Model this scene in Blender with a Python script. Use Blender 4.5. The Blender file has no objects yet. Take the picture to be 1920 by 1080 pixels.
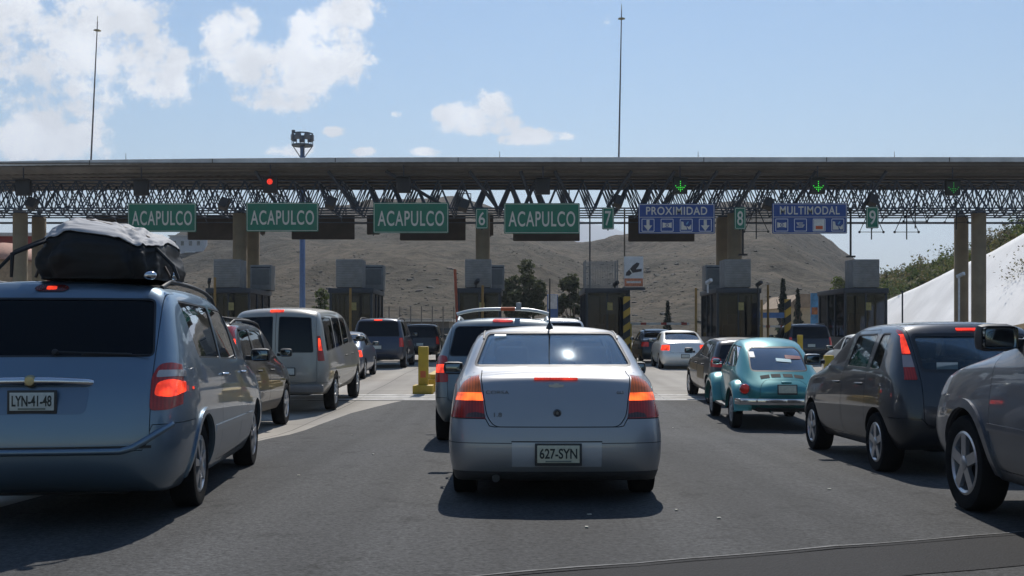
import bpy, bmesh, math, random
from mathutils import Vector, Matrix, noise
R = math.radians
SC = bpy.context.scene
COL = SC.collection
H_EYE = 1.35
F_PX = 2000.0

# ------------------------------------------------------------------ setting-out
def ground_z(y):
    """the carriageway dips a little in front of the toll plaza"""
    pts = [(-400, 0), (8, 0), (13.5, -.10), (17, -.22), (22, -.22), (28, -.13), (36, -.02), (40, 0), (4000, 0)]
    for (a, za), (b, zb) in zip(pts, pts[1:]):
        if y <= b:
            t = (y - a) / (b - a); t = t * t * (3 - 2 * t) if b - a < 50 else t
            return za + (zb - za) * t
    return 0.0

def W(px, py, d):
    """a measured point of the photograph at distance d -> metres"""
    return Vector(((px - 960) / F_PX * d, d, H_EYE - (py - 622) / F_PX * d))

# ------------------------------------------------------------------ materials
MATS = {}
def new_mat(name):
    m = bpy.data.materials.new(name); m.use_nodes = True
    nt = m.node_tree; b = nt.nodes['Principled BSDF']
    return m, nt, b

def mat(name, col, rough=.6, metal=0, coat=0, var=.12, scale=6, bump=0, bscale=60, spec=.5, emit=None, es=0, coords='Object', dirt=0):
    """principled material with a procedural mottling of its colour and roughness"""
    if name in MATS: return MATS[name]
    m, nt, b = new_mat(name); N = nt.nodes; L = nt.links
    tc = N.new('ShaderNodeTexCoord')
    nz = N.new('ShaderNodeTexNoise'); nz.inputs['Scale'].default_value = scale; nz.inputs['Detail'].default_value = 5
    L.new(tc.outputs[coords], nz.inputs['Vector'])
    rp = N.new('ShaderNodeValToRGB')
    c = Vector(col)
    rp.color_ramp.elements[0].position = .3; rp.color_ramp.elements[1].position = .7
    rp.color_ramp.elements[0].color = (*(c * (1 - var)), 1); rp.color_ramp.elements[1].color = (*(c * (1 + var)), 1)
    L.new(nz.outputs['Fac'], rp.inputs['Fac'])
    out = rp.outputs['Color']
    if dirt:
        n2 = N.new('ShaderNodeTexNoise'); n2.inputs['Scale'].default_value = scale * .35; n2.inputs['Detail'].default_value = 8
        n2.inputs['Roughness'].default_value = .7
        L.new(tc.outputs[coords], n2.inputs['Vector'])
        r2 = N.new('ShaderNodeValToRGB'); r2.color_ramp.elements[0].position = .45; r2.color_ramp.elements[1].position = .75
        r2.color_ramp.elements[0].color = (0, 0, 0, 1); r2.color_ramp.elements[1].color = (dirt, dirt, dirt, 1)
        L.new(n2.outputs['Fac'], r2.inputs['Fac'])
        mx = N.new('ShaderNodeMix'); mx.data_type = 'RGBA'
        L.new(r2.outputs['Color'], mx.inputs[0]); L.new(out, mx.inputs[6]); mx.inputs[7].default_value = (.16, .13, .10, 1)
        out = mx.outputs[2]
    L.new(out, b.inputs['Base Color'])
    b.inputs['Metallic'].default_value = metal
    b.inputs['Specular IOR Level'].default_value = spec
    mr = N.new('ShaderNodeMapRange'); mr.inputs[3].default_value = max(0, rough * .85); mr.inputs[4].default_value = min(1, rough * 1.15)
    L.new(nz.outputs['Fac'], mr.inputs[0]); L.new(mr.outputs[0], b.inputs['Roughness'])
    if coat:
        b.inputs['Coat Weight'].default_value = coat; b.inputs['Coat Roughness'].default_value = .04
    if bump:
        n3 = N.new('ShaderNodeTexNoise'); n3.inputs['Scale'].default_value = bscale; n3.inputs['Detail'].default_value = 4
        L.new(tc.outputs[coords], n3.inputs['Vector'])
        bp = N.new('ShaderNodeBump'); bp.inputs['Strength'].default_value = bump; bp.inputs['Distance'].default_value = .02
        L.new(n3.outputs['Fac'], bp.inputs['Height']); L.new(bp.outputs['Normal'], b.inputs['Normal'])
    if emit:
        b.inputs['Emission Color'].default_value = (*emit, 1); b.inputs['Emission Strength'].default_value = es
    MATS[name] = m
    return m

def paint(name, col, metal=.45, rough=.34, dust=.25):
    """metallic car paint under clear coat, with road dust low on the body"""
    if name in MATS: return MATS[name]
    m, nt, b = new_mat(name); N = nt.nodes; L = nt.links
    tc = N.new('ShaderNodeTexCoord'); sp = N.new('ShaderNodeSeparateXYZ'); L.new(tc.outputs['Object'], sp.inputs[0])
    nz = N.new('ShaderNodeTexNoise'); nz.inputs['Scale'].default_value = 3; nz.inputs['Detail'].default_value = 8; nz.inputs['Roughness'].default_value = .65
    L.new(tc.outputs['Object'], nz.inputs['Vector'])
    mr = N.new('ShaderNodeMapRange'); mr.inputs[1].default_value = .15; mr.inputs[2].default_value = 1.0
    mr.inputs[3].default_value = 1; mr.inputs[4].default_value = .18
    L.new(sp.outputs[2], mr.inputs[0])
    mu = N.new('ShaderNodeMath'); mu.operation = 'MULTIPLY'; L.new(mr.outputs[0], mu.inputs[0]); L.new(nz.outputs['Fac'], mu.inputs[1])
    m2 = N.new('ShaderNodeMath'); m2.operation = 'MULTIPLY'; m2.use_clamp = True; L.new(mu.outputs[0], m2.inputs[0]); m2.inputs[1].default_value = dust * 1.6
    mx = N.new('ShaderNodeMix'); mx.data_type = 'RGBA'; L.new(m2.outputs[0], mx.inputs[0])
    mx.inputs[6].default_value = (*col, 1); mx.inputs[7].default_value = (*[.09 + .35 * c for c in col], 1)
    L.new(mx.outputs[2], b.inputs['Base Color'])
    b.inputs['Metallic'].default_value = metal
    r = N.new('ShaderNodeMapRange'); r.inputs[3].default_value = rough; r.inputs[4].default_value = min(1, rough + .35)
    L.new(m2.outputs[0], r.inputs[0]); L.new(r.outputs[0], b.inputs['Roughness'])
    cw = N.new('ShaderNodeMapRange'); cw.inputs[3].default_value = .8; cw.inputs[4].default_value = .1
    L.new(m2.outputs[0], cw.inputs[0]); L.new(cw.outputs[0], b.inputs['Coat Weight'])
    b.inputs['Coat Roughness'].default_value = .03
    MATS[name] = m
    return m

def glass(name, tint=(.35, .38, .40), refl=1.0, rough=.02):
    """thin window glass: tinted see-through plus a fresnel reflection"""
    if name in MATS: return MATS[name]
    m = bpy.data.materials.new(name); m.use_nodes = True; nt = m.node_tree; N = nt.nodes; L = nt.links
    N.remove(N['Principled BSDF']); out = N['Material Output']
    tr = N.new('ShaderNodeBsdfTransparent'); tr.inputs[0].default_value = (*tint, 1)
    gl = N.new('ShaderNodeBsdfGlossy'); gl.inputs['Roughness'].default_value = rough; gl.inputs[0].default_value = (.95, .97, 1, 1)
    tc = N.new('ShaderNodeTexCoord'); nz = N.new('ShaderNodeTexNoise'); nz.inputs['Scale'].default_value = 2.2; nz.inputs['Detail'].default_value = 2
    L.new(tc.outputs['Object'], nz.inputs['Vector'])
    bp = N.new('ShaderNodeBump'); bp.inputs['Strength'].default_value = .03; bp.inputs['Distance'].default_value = .03
    L.new(nz.outputs['Fac'], bp.inputs['Height']); L.new(bp.outputs['Normal'], gl.inputs['Normal'])
    fr = N.new('ShaderNodeFresnel'); fr.inputs[0].default_value = 1.55
    mu = N.new('ShaderNodeMath'); mu.operation = 'MULTIPLY'; mu.use_clamp = True; mu.inputs[1].default_value = refl * 1.6; L.new(fr.outputs[0], mu.inputs[0])
    mx = N.new('ShaderNodeMixShader'); L.new(mu.outputs[0], mx.inputs[0]); L.new(tr.outputs[0], mx.inputs[1]); L.new(gl.outputs[0], mx.inputs[2])
    L.new(mx.outputs[0], out.inputs[0])
    MATS[name] = m
    return m

def lamp_mat(name, col, es=0.0):
    """ribbed plastic lamp lens, lit when es > 0"""
    if name in MATS: return MATS[name]
    m, nt, b = new_mat(name); N = nt.nodes; L = nt.links
    tc = N.new('ShaderNodeTexCoord')
    wv = N.new('ShaderNodeTexWave'); wv.inputs['Scale'].default_value = 14; wv.inputs['Distortion'].default_value = 1.5; wv.bands_direction = 'X'
    L.new(tc.outputs['Object'], wv.inputs['Vector'])
    rp = N.new('ShaderNodeValToRGB'); c = Vector(col)
    rp.color_ramp.elements[0].color = (*(c * .6), 1); rp.color_ramp.elements[1].color = (*c, 1)
    L.new(wv.outputs['Fac'], rp.inputs['Fac']); L.new(rp.outputs['Color'], b.inputs['Base Color'])
    b.inputs['Roughness'].default_value = .2; b.inputs['Coat Weight'].default_value = .25
    if es:
        nz = N.new('ShaderNodeTexNoise'); nz.inputs['Scale'].default_value = 9; L.new(tc.outputs['Object'], nz.inputs['Vector'])
        mr = N.new('ShaderNodeMapRange'); mr.inputs[1].default_value = .35; mr.inputs[2].default_value = .65
        mr.inputs[3].default_value = es * .42; mr.inputs[4].default_value = es * 1.8
        L.new(nz.outputs['Fac'], mr.inputs[0]); L.new(mr.outputs[0], b.inputs['Emission Strength'])
        b.inputs['Emission Color'].default_value = (*col, 1)
    MATS[name] = m
    return m

def leaf_mat(name, col):
    """thin leaves that let some of the sun through"""
    if name in MATS: return MATS[name]
    m, nt, b = new_mat(name); N = nt.nodes; L = nt.links
    tc = N.new('ShaderNodeTexCoord'); nz = N.new('ShaderNodeTexNoise'); nz.inputs['Scale'].default_value = 2.2; nz.inputs['Detail'].default_value = 5
    L.new(tc.outputs['Object'], nz.inputs['Vector'])
    rp = N.new('ShaderNodeValToRGB'); c = Vector(col); rp.color_ramp.elements[0].position = .3; rp.color_ramp.elements[1].position = .7
    rp.color_ramp.elements[0].color = (*(c * .6), 1); rp.color_ramp.elements[1].color = (*(c * 1.4), 1); L.new(nz.outputs['Fac'], rp.inputs['Fac'])
    L.new(rp.outputs['Color'], b.inputs['Base Color']); b.inputs['Roughness'].default_value = .7; b.inputs['Specular IOR Level'].default_value = .25
    tr = N.new('ShaderNodeBsdfTranslucent'); L.new(rp.outputs['Color'], tr.inputs['Color'])
    mx = N.new('ShaderNodeMixShader'); mx.inputs[0].default_value = .45
    L.new(b.outputs[0], mx.inputs[1]); L.new(tr.outputs[0], mx.inputs[2]); L.new(mx.outputs[0], N['Material Output'].inputs[0])
    MATS[name] = m; return m

# ------------------------------------------------------------------ objects
def tag(o, label=None, cat=None, group=None, kind=None):
    if label: o['label'] = label
    if cat: o['category'] = cat
    if group: o['group'] = group
    if kind: o['kind'] = kind
    return o

def link(name, me, m=None, parent=None):
    o = bpy.data.objects.new(name, me); COL.objects.link(o)
    if m is not None:
        if not isinstance(m, (list, tuple)): m = [m]
        if len(me.materials) == 0:
            for k in m: me.materials.append(k)
    if parent is not None: o.parent = parent
    return o

def empty(name, loc, rz=0, label=None, cat=None, group=None):
    o = bpy.data.objects.new(name, None); COL.objects.link(o)
    o.location = loc; o.rotation_euler = (0, 0, rz); o.empty_display_size = .2
    return tag(o, label, cat, group)

def copy_tree(o, parent=None):
    c = o.copy(); COL.objects.link(c)
    if parent is not None: c.parent = parent
    for ch in list(o.children): copy_tree(ch, c)
    return c

def bm_mesh(bm, smooth=None, recalc=True):
    if recalc: bmesh.ops.recalc_face_normals(bm, faces=bm.faces[:])
    me = bpy.data.meshes.new('m'); bm.to_mesh(me); bm.free()
    if smooth is not None: shade(me, smooth)
    return me

def shade(me, ang=35):
    for p in me.polygons: p.use_smooth = True
    try: me.set_sharp_from_angle(angle=R(ang))
    except Exception: pass

class B:
    """collects simple shapes into one mesh"""
    def __init__(s): s.bm = bmesh.new()
    def box(s, c, size, rot=None, bev=0, mi=0):
        r = bmesh.ops.create_cube(s.bm, size=1)
        vs = r['verts']
        M = Matrix.Translation(Vector(c)) @ (rot.to_4x4() if rot else Matrix()) @ Matrix.Diagonal((*size, 1))
        bmesh.ops.transform(s.bm, matrix=M, verts=vs)
        fs = {f for v in vs for f in v.link_faces}
        for f in fs: f.material_index = mi
        if bev:
            es = {e for v in vs for e in v.link_edges}
            bmesh.ops.bevel(s.bm, geom=list(es), offset=bev, segments=2, affect='EDGES', profile=.6)
        return s
    def tube(s, pts, r, n=8, cap=True, mi=0):
        pts = [Vector(p) for p in pts]; rs = r if isinstance(r, (list, tuple)) else [r] * len(pts)
        rings = []; up = None
        for i, p in enumerate(pts):
            if i == 0: t = pts[1] - pts[0]
            elif i == len(pts) - 1: t = pts[-1] - pts[-2]
            else: t = (pts[i + 1] - p).normalized() + (p - pts[i - 1]).normalized()
            t.normalize()
            if up is None: up = Vector((0, 0, 1)) if abs(t.z) < .9 else Vector((0, 1, 0))
            a = t.cross(up).normalized(); b = a.cross(t).normalized(); up = b
            rings.append([s.bm.verts.new(p + (a * math.cos(k * 2 * math.pi / n) + b * math.sin(k * 2 * math.pi / n)) * rs[i]) for k in range(n)])
        for A, C in zip(rings, rings[1:]):
            for k in range(n):
                f = s.bm.faces.new((A[k], A[(k + 1) % n], C[(k + 1) % n], C[k])); f.material_index = mi
        if cap:
            s.bm.faces.new(rings[0][::-1]).material_index = mi; s.bm.faces.new(rings[-1]).material_index = mi
        return s
    def lathe(s, prof, n=32, axis='z', c=(0, 0, 0), mi=0, closed=False):
        c = Vector(c); rings = []
        for k in range(n):
            a = 2 * math.pi * k / n; ca, sa = math.cos(a), math.sin(a)
            ring = []
            for (r, h) in prof:
                if axis == 'z': p = Vector((r * ca, r * sa, h))
                elif axis == 'x': p = Vector((h, r * ca, r * sa))
                else: p = Vector((r * ca, h, r * sa))
                ring.append(s.bm.verts.new(c + p))
            rings.append(ring)
        m = len(prof)
        for k in range(n):
            A, C = rings[k], rings[(k + 1) % n]
            for j in range(m if closed else m - 1):
                j2 = (j + 1) % m
                s.bm.faces.new((A[j], A[j2], C[j2], C[j])).material_index = mi
        bmesh.ops.remove_doubles(s.bm, verts=[v for r in rings for v in r], dist=1e-5)
        return s
    def prism(s, poly, axis, lo, hi, mi=0):
        prism_into(s.bm, poly, axis, lo, hi, mi); return s
    def quad(s, a, b, c, d, mi=0):
        vs = [s.bm.verts.new(Vector(p)) for p in (a, b, c, d)]
        s.bm.faces.new(vs).material_index = mi; return s
    def sphere(s, c, r, sc=(1, 1, 1), u=16, v=10, mi=0):
        q = bmesh.ops.create_uvsphere(s.bm, u_segments=u, v_segments=v, radius=r)
        bmesh.ops.transform(s.bm, matrix=Matrix.Translation(Vector(c)) @ Matrix.Diagonal((*sc, 1)), verts=q['verts'])
        for vtx in q['verts']:
            for f in vtx.link_faces: f.material_index = mi
        return s
    def mesh(s, smooth=30, recalc=True): return bm_mesh(s.bm, smooth, recalc)
    def obj(s, name, m, parent=None, smooth=30): return link(name, s.mesh(smooth), m, parent)

def pt3(a, b, h, axis):
    if axis == 'x': return Vector((h, a, b))
    if axis == 'y': return Vector((a, h, b))
    return Vector((a, b, h))

def prism_into(bm, poly, axis, lo, hi, mi=0):
    A = [bm.verts.new(pt3(a, b, lo, axis)) for a, b in poly]
    C = [bm.verts.new(pt3(a, b, hi, axis)) for a, b in poly]
    n = len(poly); fs = [bm.faces.new(A), bm.faces.new(C[::-1])]
    for k in range(n): fs.append(bm.faces.new((A[k], C[k], C[(k + 1) % n], A[(k + 1) % n])))
    for f in fs: f.material_index = mi

def fillet(poly, r, n=4):
    out = []; P = [Vector(p) for p in poly]; m = len(P)
    rr = r if isinstance(r, (list, tuple)) else [r] * m
    for i in range(m):
        p, a, b = P[i], P[i - 1], P[(i + 1) % m]
        u = (a - p); v = (b - p); lu, lv = u.length, v.length
        if rr[i] <= 0: out.append((p.x, p.y)); continue
        u.normalize(); v.normalize()
        d = min(rr[i], lu * .45, lv * .45)
        s, e = p + u * d, p + v * d
        for k in range(n + 1):
            t = k / n
            q = s * (1 - t) ** 2 + p * 2 * t * (1 - t) + e * t * t
            out.append((q.x, q.y))
    return out

def grow(poly, d):
    P = [Vector(p) for p in poly]; n = len(P)
    area = sum(P[i].x * P[(i + 1) % n].y - P[(i + 1) % n].x * P[i].y for i in range(n))
    sg = 1 if area > 0 else -1
    out = []
    for i in range(n):
        e1 = (P[i] - P[i - 1]); e2 = (P[(i + 1) % n] - P[i])
        if e1.length < 1e-9: e1 = e2.copy()
        if e2.length < 1e-9: e2 = e1.copy()
        e1.normalize(); e2.normalize()
        n1 = Vector((e1.y, -e1.x)) * sg; n2 = Vector((e2.y, -e2.x)) * sg
        b = n1 + n2
        if b.length < 1e-6: b = n1.copy()
        b.normalize(); k = d / max(.4, b.dot(n1))
        q = P[i] + b * k; out.append((q.x, q.y))
    return out

def mirror(poly): return [(-a, b) for a, b in poly][::-1]

def boolean(me, cutters, op='DIFFERENCE', solver='MANIFOLD'):
    """me and cutters are meshes; returns a new mesh"""
    o = bpy.data.objects.new('tmp', me); COL.objects.link(o); tmp = [o]
    for c in cutters:
        k = bpy.data.objects.new('tmpc', c); COL.objects.link(k); tmp.append(k)
        md = o.modifiers.new('b', 'BOOLEAN'); md.operation = op; md.solver = solver; md.object = k
    dg = bpy.context.evaluated_depsgraph_get(); dg.update()
    res = bpy.data.meshes.new_from_object(o.evaluated_get(dg), preserve_all_data_layers=False, depsgraph=dg)
    for k in tmp: bpy.data.objects.remove(k, do_unlink=True)
    return res

def prism_mesh(poly, axis, lo, hi):
    bm = bmesh.new(); prism_into(bm, poly, axis, lo, hi); return bm_mesh(bm)

def ring_mesh(poly, axis, lo, hi, w):
    """band between a polygon and the same polygon shrunk by w"""
    return boolean(prism_mesh(poly, axis, lo, hi), [prism_mesh(grow(poly, -w), axis, lo - .1, hi + .1)])

def text(name, s, size, m, parent, loc, rot, sx=1, ext=.002, bold=0, align='CENTER', spacing=1.0, fit=None):
    cu = bpy.data.curves.new(name, 'FONT'); cu.body = s; cu.size = size; cu.extrude = ext
    cu.align_x = align; cu.align_y = 'CENTER'; cu.offset = bold; cu.space_character = spacing
    o = bpy.data.objects.new('tmp', cu); COL.objects.link(o)
    dg = bpy.context.evaluated_depsgraph_get(); dg.update()
    me = bpy.data.meshes.new_from_object(o.evaluated_get(dg)); bpy.data.objects.remove(o, do_unlink=True)
    me.materials.clear(); me.materials.append(m)
    if fit:
        xs = [v.co.x for v in me.vertices]; ys = [v.co.y for v in me.vertices]
        kx, ky = fit[0] / (max(xs) - min(xs)), fit[1] / (max(ys) - min(ys)); mx_, my_ = (max(xs) + min(xs)) / 2, (max(ys) + min(ys)) / 2
        for v in me.vertices: v.co.x = (v.co.x - mx_) * kx; v.co.y = (v.co.y - my_) * ky
        sx = 1
    o = link(name, me, None, parent); o.location = loc; o.rotation_euler = rot; o.scale = (sx, 1, 1)
    return o
FACE_REAR = (R(90), 0, 0)      # text upright, readable from -Y
# ------------------------------------------------------------------ car bodies
BLACK = lambda: mat('black_plastic', (.018, .018, .02), .55, var=.2)
RUBBER = lambda: mat('tyre_rubber', (.008, .008, .0085), .9, var=.25, scale=20, spec=.15)
DARKIN = lambda: mat('cabin_lining', (.06, .06, .063), .9, var=.2)
CHROME = lambda: mat('chrome', (.65, .66, .68), .12, 1, var=.05)
ALLOY = lambda: mat('wheel_alloy', (.50, .51, .53), .3, .85, var=.1, dirt=.25)
STEEL = lambda: mat('steel_wheel_cover', (.34, .35, .36), .4, .5, var=.1, dirt=.3)

def cage_mesh(st, rear, front, lvl, tuck=(.86, .965)):
    """st: stations from tail to nose: (y, zb, zmid, zbelt, ztop, wb, wbelt, wr, drop) or a dict with 'rows'.
    rear / front: (dy per row r1..r6, bulge per row)."""
    bm = bmesh.new(); cr = bm.edges.layers.float.new('crease_edge')
    K = len(st); rows = []
    for s in st:
        y, zb, zm, zbelt, zt, w, wbe, wr, drop = s[:9]
        r = [(w * tuck[0], zb), (w * tuck[1], zb + (zm - zb) * .38), (w, zm), ((w + wbe) / 2 * 1.0, zbelt - (zbelt - zm) * .3), (wbe, zbelt), (wr, zt - drop)]
        t = [(wr * .55, zt - drop * .22), (0, zt)]
        rows.append((y, r, t, zb))
    def ydel(k, i):
        if k == 0: return rear[0][i]
        if k == K - 1: return -front[0][i]
        if k == 1: return rear[0][i] * .25
        if k == K - 2: return -front[0][i] * .25
        return 0
    side = {}; top = {}; bot = {}
    for k in range(K):
        y, r, t, zb = rows[k]
        for i in range(6):
            for sg in (1, -1): side[k, i, sg] = bm.verts.new((sg * r[i][0], y + ydel(k, i), r[i][1]))
        for sg in (1, -1): top[k, 0, sg] = bm.verts.new((sg * t[0][0], y + ydel(k, 5) - (rear[1][5] * .7 if k == 0 else 0) + (front[1][5] * .7 if k == K - 1 else 0), t[0][1]))
        v = bm.verts.new((0, y + ydel(k, 5) - (rear[1][5] if k == 0 else 0) + (front[1][5] if k == K - 1 else 0), t[1][1])); top[k, 1, 1] = top[k, 1, -1] = v
        x1 = r[0][0]
        for sg in (1, -1): bot[k, 0, sg] = bm.verts.new((sg * x1 * .55, y + ydel(k, 0), zb))
        v = bm.verts.new((0, y + ydel(k, 0), zb)); bot[k, 1, 1] = bot[k, 1, -1] = v
    def loop(k, sg): return [bot[k, 1, sg], bot[k, 0, sg]] + [side[k, i, sg] for i in range(6)] + [top[k, 0, sg], top[k, 1, sg]]
    for k in range(K - 1):
        for sg in (1, -1):
            a, b = loop(k, sg), loop(k + 1, sg)
            for i in range(len(a) - 1):
                bm.faces.new((a[i], a[i + 1], b[i + 1], b[i]))
    for k, (dy, bu), d in ((0, rear, -1), (K - 1, front, 1)):
        cen = {}; inn = {}
        for i in range(6):
            if i == 5: cen[5] = top[k, 1, 1]; inn[5, 1] = top[k, 0, 1]; inn[5, -1] = top[k, 0, -1]; continue
            if i == 0: cen[0] = bot[k, 1, 1]; inn[0, 1] = bot[k, 0, 1]; inn[0, -1] = bot[k, 0, -1]; continue
            e = side[k, i, 1].co
            cen[i] = bm.verts.new((0, e.y + d * bu[i], e.z + (rows[k][2][1][1] - rows[k][1][5][1]) * (i / 5) ** 2 * .9))
            for sg in (1, -1): inn[i, sg] = bm.verts.new((sg * e.x * .58, e.y + d * bu[i] * .72, e.z + (rows[k][2][1][1] - rows[k][1][5][1]) * (i / 5) ** 2 * .7))
        for i in range(5):
            for sg in (1, -1):
                bm.faces.new((side[k, i, sg], side[k, i + 1, sg], inn[i + 1, sg], inn[i, sg]))
                bm.faces.new((inn[i, sg], inn[i + 1, sg], cen[i + 1], cen[i]))
    def crease(a, b, v):
        e = bm.edges.get((a, b))
        if e: e[cr] = v
    for k in range(K - 1):
        for sg in (1, -1):
            crease(side[k, 0, sg], side[k + 1, 0, sg], .5)
            crease(side[k, 4, sg], side[k + 1, 4, sg], .35)
            crease(side[k, 5, sg], side[k + 1, 5, sg], .3)
    bmesh.ops.recalc_face_normals(bm, faces=bm.faces[:])
    me = bpy.data.meshes.new('cage'); bm.to_mesh(me); bm.free()
    o = bpy.data.objects.new('cage', me); COL.objects.link(o)
    md = o.modifiers.new('s', 'SUBSURF'); md.levels = lvl; md.render_levels = lvl
    dg = bpy.context.evaluated_depsgraph_get(); dg.update()
    res = bpy.data.meshes.new_from_object(o.evaluated_get(dg), preserve_all_data_layers=False, depsgraph=dg)
    bpy.data.objects.remove(o, do_unlink=True)
    return res

def shell(base, out, inn, mi_in=1):
    """closed shell from `out` outside the surface to `inn` inside it"""
    bm = bmesh.new(); bm.from_mesh(base); bm.normal_update()
    vs = list(bm.verts); nrm = [v.normal.copy() for v in vs]; co = [v.co.copy() for v in vs]
    fs = [[v.index for v in f.verts] for f in bm.faces]
    bm.verts.ensure_lookup_table()
    for v, n in zip(vs, nrm): v.co += n * out
    for f in bm.faces: f.material_index = 0
    nv = [bm.verts.new(c - n * inn) for c, n in zip(co, nrm)]
    for f in fs: bm.faces.new([nv[i] for i in f[::-1]]).material_index = mi_in
    me = bpy.data.meshes.new('shell'); bm.to_mesh(me); bm.free(); return me

def tyre_obj(parent, x, y, z, r, w, sg, style, n=40):
    """a wheel: tyre with a rim as sub-part; sg = side the face looks to"""
    rr = r * .66
    prof = [(rr, -w * .42), (r * .80, -w * .5), (r * .95, -w * .47), (r, -w * .36), (r, w * .36), (r * .95, w * .47), (r * .80, w * .5), (rr, w * .42)]
    t = B().lathe(prof, n, 'x').obj('wheel', RUBBER(), parent, 40)
    t.location = (x, y, z)
    b = B(); h = w * .5 * sg
    b.lathe([(rr + .004, -h * .8), (rr + .004, h * .86), (rr - .012, h * .92), (rr - .03, h * .8), (rr - .04, h * .3)], n, 'x')
    m = ALLOY()
    if style == 'cover':
        b.lathe([(rr - .03, h * .72), (rr * .75, h * .95), (rr * .35, h * .8), (rr * .3, h * .95), (0, h * .98)], n, 'x'); m = STEEL()
        for k in range(9):
            a = 2 * math.pi * k / 9
            b.box((h * .93, math.cos(a) * rr * .62, math.sin(a) * rr * .62), (.012, rr * .34, .03), Matrix.Rotation(a, 3, 'X'), .004)
    else:
        ns = int(style)
        for k in range(ns):
            a = 2 * math.pi * k / ns + .3
            ca, sa = math.cos(a), math.sin(a)
            sw = rr * (.34 if ns <= 5 else .2); ew = rr * (.22 if ns <= 5 else .15)
            p = [(rr * .15, -sw / 2), (rr * .96, -ew / 2 - .015), (rr * .96, ew / 2 + .015), (rr * .15, sw / 2)]
            pr = [(u * ca - v * sa, u * sa + v * ca) for u, v in p]
            lo, hi = sorted((h * .62, h * .9))
            b.prism(pr, 'x', lo, hi)
        b.lathe([(rr * .24, h * .5), (rr * .24, h * .93), (rr * .17, h * 1.0), (0, h * 1.02)], 20, 'x')
    rim = b.obj('rim', m, t, 35)
    # brake disc behind the spokes
    d = B().lathe([(0, h * .35), (rr * .7, h * .35), (rr * .7, h * .2), (0, h * .2)], 24, 'x').obj('brake_disc', mat('brake_iron', (.06, .055, .05), .6, .6), t, 35)
    return t

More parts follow.
